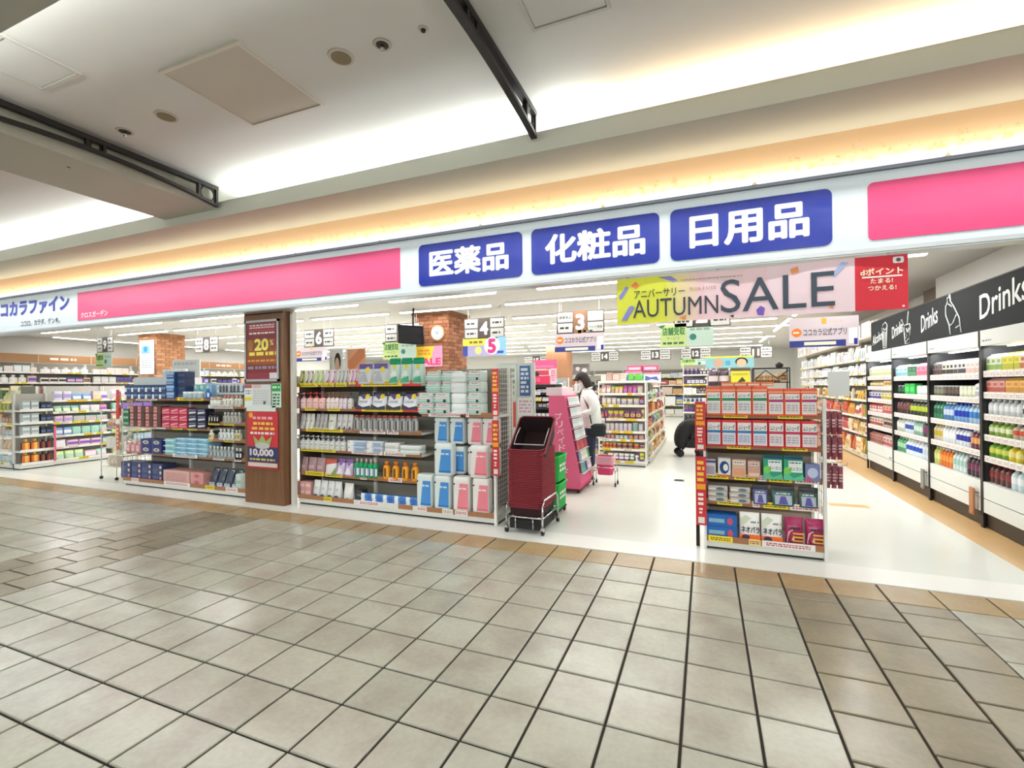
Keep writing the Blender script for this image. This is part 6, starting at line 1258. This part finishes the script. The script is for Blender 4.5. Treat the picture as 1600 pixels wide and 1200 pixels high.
for z, nm in ((.701, 'second'), (1.101, 'third'), (1.451, 'top')): fill(Frame(1.15, 6.2), -.27, .27, z, .22, int(z*700), ['#8a5a3a', '#3a2a24', '#c8a070', '#5a3a30'], '%s shelf of the black wire stand' % nm, ('b', 'j'), (.08, .13), (.6, .9), -.1)
# padded black cart in the middle aisle
t = thing('padded_cart', 'black padded cart with rounded hood beyond the entrance display', 'cart', (-.33, 6.0, 0), .2)
m = MB(); N_ = 10
for i in range(N_):
    pass
rings = []
for i in range(11):
    a = PI*.02+PI*.62*i/10
    c = Vector((.16-.36*math.sin(a*.9), 0, .66-.5*(1-math.cos(a))*.62)); w_ = .19+.02*math.sin(a)
    th = .07+.045*math.sin(PI*i/10)
    rings.append([(c.x-th*math.sin(a)*.5, -w_, c.z+th*math.cos(a)), (c.x-th*math.sin(a)*.5, w_, c.z+th*math.cos(a)), (c.x+th*math.sin(a), w_, c.z-th), (c.x+th*math.sin(a), -w_, c.z-th)])
m.loft(rings, '#131214', True); m.build('hood', MATTE, t)
MB().bbox(-.1, .22, -.17, .17, .18, .36, .04, '#17161a').bbox(-.02, .26, -.17, .17, .34, .60, .04, '#1a191d').build('seat', MATTE, t)
m = MB()
for y in (-.17, .17): m.tube([(-.18, y, .1), (.0, y, .3), (.2, y, .62)], .012, 6, '#2a2a2c').tube([(.22, y, .1), (.05, y, .28)], .012, 6, '#2a2a2c')
m.tube([(.2, -.17, .62), (.32, -.17, .80), (.32, .17, .80), (.2, .17, .62)], .012, 6, '#1a1a1c'); m.build('frame', MATTE, t)
for x in (-.18, .22):
    for y in (-.17, .17): MB().lathe([(0, -.015), (.07, -.015), (.075, 0), (.07, .015), (0, .015)], 16, '#1a1a1c').xf(Matrix.Translation((x, y, .076)) @ Matrix.Rotation(PI/2, 4, 'X')).build('wheel', MATTE, t)
# back of the shop
for k in range(12):
    x = -13+1.35*k
    t = gond('back wall shelf bay, %s counted from the pale brick pillar' % ORDN[k], Frame(0, 18.1), x, x+1.3, .45, 2.1, [.5, 1.0, 1.4, 1.75], 200+k, [PALE, CLEAN, COSM, FOOD, PALE], '%s back wall bay' % ORDN[k], noun={'b': 'storage_box'}, kinds=('b',), w=(.3, .5), topfill=.25, runs=(1, 2)) if k in (3, 4, 5, 6, 7, 8, 9, 10) else None
# end displays in the rear half of the shop, seen between the nearer things
for k, (x, nm, hh) in enumerate(((-7.2, 'rear display behind brick pillar', 1.75), (-5.3, 'rear display beside third pillar', 1.7), (-3.6, 'rear display behind the shopper', 1.72), (-2.3, 'rear display behind the sweets', 1.78))):
    gond('white '+nm, Frame(0, 11.4), x, x+.95, .44, hh, [.4, .75, 1.05, 1.38], 230+k, [COSM, CLEAN, PALE, COSM, ['#e8e8e8', '#d8a8a0', '#8fc8b8', '#e8d8d0', '#6a8a9a']], nm, noun={'b': 'medicine_box', 'o': 'tonic_bottle'}, kinds=('b', 'o'), w=(.12, .2), topfill=.28)

# ---------------------------------------------------------------- the shopper
import bmesh
P = thing('person', 'person in white jacket and navy trousers with a dark bob facing the card stand', 'person', (-1.66, 3.0, 0), -1.05)
def apply_mods(o):
    dg = bpy.context.evaluated_depsgraph_get(); me = bpy.data.meshes.new_from_object(o.evaluated_get(dg)); o.modifiers.clear(); o.data = me
def skin(name, verts, edges, radii, col, m=None, sub=2, root=0, parent=P):
    me = bpy.data.meshes.new(name); me.from_pydata(verts, edges, [])
    o = bpy.data.objects.new(name, me); COL.objects.link(o)
    md = o.modifiers.new('skin', 'SKIN'); md.use_smooth_shade = True
    o.modifiers.new('sub', 'SUBSURF').levels = sub; o.modifiers['sub'].render_levels = sub
    sv = me.skin_vertices[0].data
    for i, r in enumerate(radii): sv[i].radius = (r, r) if not isinstance(r, tuple) else r
    sv[root].use_root = True
    bpy.context.view_layer.update(); apply_mods(o)
    at = o.data.color_attributes.new('Col', 'FLOAT_COLOR', 'CORNER'); c = C(col)
    at.data.foreach_set('color', [c[0], c[1], c[2], 1.0]*len(at.data)); o.data.materials.clear(); o.data.materials.append(m or MATTE)
    o.parent = parent; return o
SKIN = '#dcb39a'
hips, chest = Vector((0, .02, .86)), Vector((0, .0, 1.18))
V = [(0, .02, .86), (0, .03, 1.02), (0, .01, 1.2), (0, -.01, 1.31), (0, -.03, 1.38), (0, -.055, 1.44),      # spine, neck, skull base
     (.09, .02, .80), (.10, .0, .47), (.095, .02, .09), (.10, -.10, .035),                                     # left leg
     (-.09, .02, .80), (-.085, -.03, .47), (-.09, -.01, .09), (-.095, -.13, .035),
     (.15, .0, 1.29), (.205, .03, 1.06), (.13, -.17, .99),                                                     # left arm
     (-.15, .0, 1.29), (-.20, .0, 1.06), (-.10, -.20, 1.03)]
E_ = [(0,1),(1,2),(2,3),(3,4),(4,5),(0,6),(6,7),(7,8),(8,9),(0,10),(10,11),(11,12),(12,13),(3,14),(14,15),(15,16),(3,17),(17,18),(18,19)]
R_ = [.105, .10, .115, .085, .047, .05, .085, .055, .037, .03, .085, .055, .037, .03, .05, .04, .027, .05, .04, .027]
skin('body', V, E_, R_, SKIN)
# head
hd = MB(); rings = []
for z, rx, ry, cy in ((-.115, .030, .034, -.022), (-.10, .044, .05, -.018), (-.07, .058, .068, -.008), (-.03, .068, .082, 0), (.01, .074, .09, .004), (.05, .073, .09, .006), (.085, .058, .072, .006), (.108, .03, .04, .006), (.115, .008, .01, .006)):
    rings.append([(rx*math.cos(2*PI*i/20), cy+ry*math.sin(2*PI*i/20), z) for i in range(20)])
hd.loft(rings, SKIN, True)
hd.loft([[(.010*math.cos(2*PI*i/8), -.086+.0*z+.012*math.sin(2*PI*i/8)-.012*(z < -.0), z) for i in range(8)] for z in (-.02, .0, .022)], SKIN, True)
for s in (-1, 1):
    hd.loft([[(s*.072+.006*s*k, .008+.018*math.cos(2*PI*i/10)*(1-.3*k), -.012+.026*math.sin(2*PI*i/10)*(1-.3*k)) for i in range(10)][::s] for k in (0, 1)], SKIN, True)
H = Matrix.Translation((0, -.075, 1.50)) @ Matrix.Rotation(.42, 4, 'X')
hd.xf(H).build('head', MATTE, P)
m = MB()
for s in (-1, 1):
    m.lathe([(0, -.004), (.011, -.003), (.013, 0)], 12, '#f2efea').xf(Matrix.Identity(4)) if False else None
e = MB()
for s in (-1, 1):
    e.poly([(s*.028-.014, .004), (s*.028, -.001), (s*.028+.014, .004), (s*.028, .011)], -.083, '#f0ece6').disc(s*.028, .0045, .0055, -.0838, '#241a16', n=10).poly([(s*.028-.018, .022), (s*.028+.018, .024), (s*.028+.018, .029), (s*.028-.018, .028)], -.081, '#2a201c')
e.xf(H).build('eyes', MATTE, P)
mk = MB(); rg = []
for z, k in ((-.098, .6), (-.08, .9), (-.055, 1.06), (-.03, 1.08), (-.012, 1.0)):
    r0 = [a for a in ((-.115, .030, .034), (-.10, .044, .05), (-.07, .058, .068), (-.03, .068, .082), (.01, .074, .09)) if a[0] <= z][-1]
    rg.append([((r0[1]+.006)*math.cos(a), -.012*(z < -.02)+(r0[2]+.012)*math.sin(a)-.004, z) for a in [PI*(1.08+.84*i/14) for i in range(15)]])
n0 = len(mk.v)
for r in rg: mk.v += r
for j in range(len(rg)-1):
    for i in range(14): a = j*15+i; mk.f.append((a, a+1, a+16, a+15)); mk.c.append(C('#f1f2f1')); mk.sm.append(True)
for s in (-1, 1): mk.tube([(s*.062, -.045, -.02), (s*.074, .0, .0), (s*.074, .012, .01)], .002, 4, '#f1f2f1')
mk.xf(H).build('face_mask', MATTE, P)
hr = MB(); rings = []
NN = 28
for t_, rx, ry, cy in ((-.135, .086, .092, .018), (-.12, .094, .102, .016), (-.06, .096, .106, .012), (0, .093, .106, .008), (.05, .09, .104, .006), (.09, .074, .086, .006), (.118, .045, .054, .006), (.13, .012, .014, .006)):
    ring = []
    for i in range(NN):
        a = 2*PI*i/NN; x, y = rx*math.cos(a), cy+ry*math.sin(a)
        if t_ < .03 and math.sin(a) < -.45:          # open over the face: tuck the strands back along the cheek
            k = (-.45-math.sin(a))/.55; y = cy-ry*.45+.03*k+.02; x = x if abs(x) > .03 else x
            x = math.copysign(max(abs(x), .055), math.cos(a)) if abs(math.cos(a)) > .05 else 0.0
            if abs(math.cos(a)) <= .05: y = .03
        ring.append((x, y, t_))
    rings.append(ring)
hr.loft(rings, '#241a17', True)
hr.loft([[(.074*math.cos(2*PI*i/16), -.074+.022*math.sin(2*PI*i/16), z) for i in range(16)] for z in (.028, .055, .075)], '#241a17', True)
hr.xf(H).build('hair', MATTE, P)
# jacket: torso shell open at the front with a dark top underneath, sleeves along the arms
def oval(z, rx, ry, cy, a0, a1, n=22, p=2.3):
    out = []
    for i in range(n):
        a = a0+(a1-a0)*i/(n-1); ca, sa = math.cos(a), math.sin(a)
        out.append((math.copysign(abs(ca)**(2/p), ca)*rx, cy+math.copysign(abs(sa)**(2/p), sa)*ry, z))
    return out
tp = MB().loft([oval(z, rx, ry, cy, 0, 2*PI*21/22) for z, rx, ry, cy in ((.86, .14, .105, .02), (1.0, .135, .10, .02), (1.15, .15, .11, .01), (1.28, .14, .095, 0), (1.345, .075, .065, -.015), (1.37, .055, .055, -.02))], '#17171b', True); tp.build('dark_top', MATTE, P)
jk = MB(); secs = ((.80, .20, .165, .03), (.90, .205, .17, .03), (1.02, .20, .165, .025), (1.15, .205, .16, .015), (1.26, .19, .14, .01), (1.325, .13, .10, .0), (1.37, .078, .078, -.01))
outer = [oval(z, rx, ry, cy, PI*1.5+.34, PI*1.5+2*PI-.34) for z, rx, ry, cy in secs]
inner = [oval(z, rx-.012, ry-.012, cy, PI*1.5+.36, PI*1.5+2*PI-.36) for z, rx, ry, cy in secs]
k = len(outer[0])
for rs, sgn in ((outer, 1), (inner, -1)):
    b_ = len(jk.v)
    for r in rs: jk.v += r
    for j in range(len(rs)-1):
        for i in range(k-1):
            f = (b_+j*k+i, b_+j*k+i+1, b_+(j+1)*k+i+1, b_+(j+1)*k+i); jk.f.append(f if sgn > 0 else f[::-1]); jk.c.append(C('#e4e6e3')); jk.sm.append(True)
jk.tube([outer[0][i] for i in range(k)], .008, 5, '#dcdedb').tube([outer[j][0] for j in range(len(secs))], .009, 5, '#dcdedb').tube([outer[j][-1] for j in range(len(secs))], .009, 5, '#dcdedb').tube([(-.07, -.075, 1.36), (-.085, .02, 1.385), (0, .07, 1.395), (.085, .02, 1.385), (.07, -.075, 1.36)], .016, 6, '#e4e6e3')
jk.build('jacket', MATTE, P)
for s, pts in ((1, [(.06, .005, 1.31), (.145, .0, 1.285), (.20, .015, 1.2), (.225, .035, 1.06), (.20, -.06, 1.01), (.15, -.145, .995)]), (-1, [(-.06, .005, 1.31), (-.145, .0, 1.285), (-.195, .0, 1.2), (-.22, .0, 1.06), (-.17, -.1, 1.035), (-.12, -.175, 1.03)])):
    skin('sleeve', pts, [(i, i+1) for i in range(5)], [.06, .082, .08, .072, .06, .048], '#e2e4e1')
MB().poly([(-.03, 1.08), (.03, 1.08), (.03, 1.14), (-.03, 1.14)], 0, '#8d938f').poly([(-.015, 1.09), (.018, 1.095), (.01, 1.13), (-.01, 1.13)], -.001, '#d8dad6').xf(Matrix.Translation((.195, .0, 0)) @ Matrix.Rotation(PI/2, 4, 'Z') @ Matrix.Translation((0, -.012, 0))).build('sleeve_badge', PRINT, P)
# hands: palm, four fingers and a thumb each, curled forward
def hand(wx, wy, wz, s):
    ps = [(wx, wy, wz), (wx-.012*s, wy-.04, wz-.005), (wx-.02*s, wy-.075, wz-.008)]; eds = [(0, 1), (1, 2)]; rr = [.022, .030, .028]
    h_ = skin('hand', ps, eds, [(.024, .016), (.034, .014), (.034, .013)], SKIN)
    for k in range(4):
        L = (.062, .07, .066, .052)[k]; ox = (-.024+.016*k)
        f0 = Vector((wx-.02*s+ox, wy-.07, wz-.006)); f1 = f0+Vector((0, -L*.5, -.006)); f2 = f1+Vector((0, -L*.3, -.022)); f3 = f2+Vector((0, -.006, -L*.28))
        skin('finger', [tuple(f0), tuple(f1), tuple(f2), tuple(f3)], [(0,1),(1,2),(2,3)], [.0095, .009, .0085, .007], SKIN, sub=1)
    t0 = Vector((wx-.034*s-.002*s, wy-.03, wz)); skin('thumb', [tuple(t0), tuple(t0+Vector((-.022*s, -.025, .004))), tuple(t0+Vector((-.026*s, -.055, -.004)))], [(0,1),(1,2)], [.012, .0105, .008], SKIN, sub=1)
hand(.125, -.175, .988, 1); hand(-.09, -.205, 1.027, -1)
# trousers
tr = skin('trousers', [(0, .025, .90), (0, .025, .80), (.085, .02, .74), (.10, .0, .46), (.098, .02, .20), (-.085, .02, .74), (-.09, -.03, .46), (-.092, -.01, .20)], [(0,1),(1,2),(2,3),(3,4),(1,5),(5,6),(6,7)], [(.125, .12), (.125, .12), .105, .085, .066, .105, .085, .066], '#24374f')
for x, y in ((.10, -.045), (-.095, -.075)):
    sh = MB(); rg = []
    for z, k in ((0, .95), (.02, 1), (.045, .93), (.07, .62), (.085, .5)):
        rg.append([(x+.042*k*math.cos(2*PI*i/16), y+(.0 if z < .05 else .045)+.12*k*(1 if z < .05 else .62)*math.sin(2*PI*i/16), z+.001) for i in range(16)])
    sh.loft(rg, ['#d8d6d0', '#1d1c1f', '#1d1c1f', '#1d1c1f'], True).build('shoe', MATTE, P)
# dark bag held at the hip by its strap
g = MB().bbox(-.12, .12, -.04, .04, -.11, .08, .03, '#1d2a2a').xf(Matrix.Translation((.20, .09, .78)) @ Matrix.Rotation(1.2, 4, 'Z')); 
B_ = thing('shoulder_bag', 'dark green black shoulder bag hanging at the hip of the shopper', 'bag', (0, 0, 0)); MW = Matrix.Translation((-1.66, 3.0, 0)) @ Matrix.Rotation(-1.05, 4, 'Z')
B_.matrix_world = MW; g.build('bag_body', MATTE, B_)
MB().tube([(.235, -.01, .86), (.238, -.04, 1.0), (.21, -.06, 1.12), (.12, -.10, 1.25), (.06, .05, 1.37), (.0, .14, 1.30), (.10, .21, 1.1), (.19, .22, .90)], .009, 6, '#1a2222').build('strap', MATTE, B_)

# ---------------------------------------------------------------- leave out goods that the photograph shows nothing of (hidden behind others, from here and from a step aside)
bpy.context.view_layer.update()
from mathutils.bvhtree import BVHTree
_eyes = [cam.matrix_world.translation+Vector(v) for v in ((0, 0, 0), (-.7, 0, .1), (.7, 0, .1), (0, .5, .2))]
PRODUCT = set(NAMES.values()) | {'biscuit_box', 'snack_pouch', 'food_box', 'food_pouch', 'sauce_bottle', 'cosmetic_box', 'lotion_bottle', 'hygiene_box', 'pad_pack', 'pad_pouch', 'care_box', 'care_bottle', 'care_pack', 'storage_box', 'medicine_box', 'tonic_bottle', 'tissue_pack', 'detergent_carton', 'drink_can'}
_prod = [o for o in COL.objects if not o.parent and o.type == 'MESH' and o.name.split('.')[0] in PRODUCT]
_ps = set(_prod); _v = []; _f = []; _own = []
for o in COL.objects:
    if o.type != 'MESH' or (o.parent and o.parent in _ps) or o.name.startswith('tile'): continue
    n = len(_v); M = o.matrix_world
    if o in _ps:
        bb = [Vector(c) for c in o.bound_box]; ce = sum(bb, Vector())/8
        _v += [M @ (ce+(c-ce)*.9) for c in bb]; fs = [(0,1,2,3),(4,7,6,5),(0,4,5,1),(1,5,6,2),(2,6,7,3),(3,7,4,0)]
    else:
        if len(o.data.vertices) > 4000: continue
        _v += [M @ v.co for v in o.data.vertices]; fs = [tuple(p.vertices) for p in o.data.polygons]
    _f += [tuple(i+n for i in f) for f in fs]; _own += [o.name]*len(fs)
_bvh = BVHTree.FromPolygons(_v, _f)
_drop = []
for o in _prod:
    bb = [o.matrix_world @ Vector(c) for c in o.bound_box]; ce = sum(bb, Vector())/8; seen = False
    for e in _eyes:
        for p in [ce.lerp(q, .85) for q in bb]+[ce]:
            d = p-e; L = d.length; d.normalize(); org = e; left = L
            hit = _bvh.ray_cast(org, d, left+.3)
            if hit[0] is None or _own[hit[2]] == o.name or hit[3] > left-.002: seen = True; break
        if seen: break
    if not seen: _drop.append(o)
_ids = []
for o in _drop: _ids += list(o.children)+[o]
bpy.data.batch_remove(_ids)
# a group is kept only where several things share it
_g = {}
for o in COL.objects:
    if 'group' in o: _g.setdefault(o['group'], []).append(o)
_l = {}
for o in COL.objects:
    if 'category' in o: _l.setdefault(o['label'], []).append(o)
for g, os_ in _g.items():
    if len(os_) < 2: del os_[0]['group']
for l, os_ in _l.items():
    if len(os_) > 1 and len({o.get('group') for o in os_}) > 1:
        for o in os_: o['group'] = l
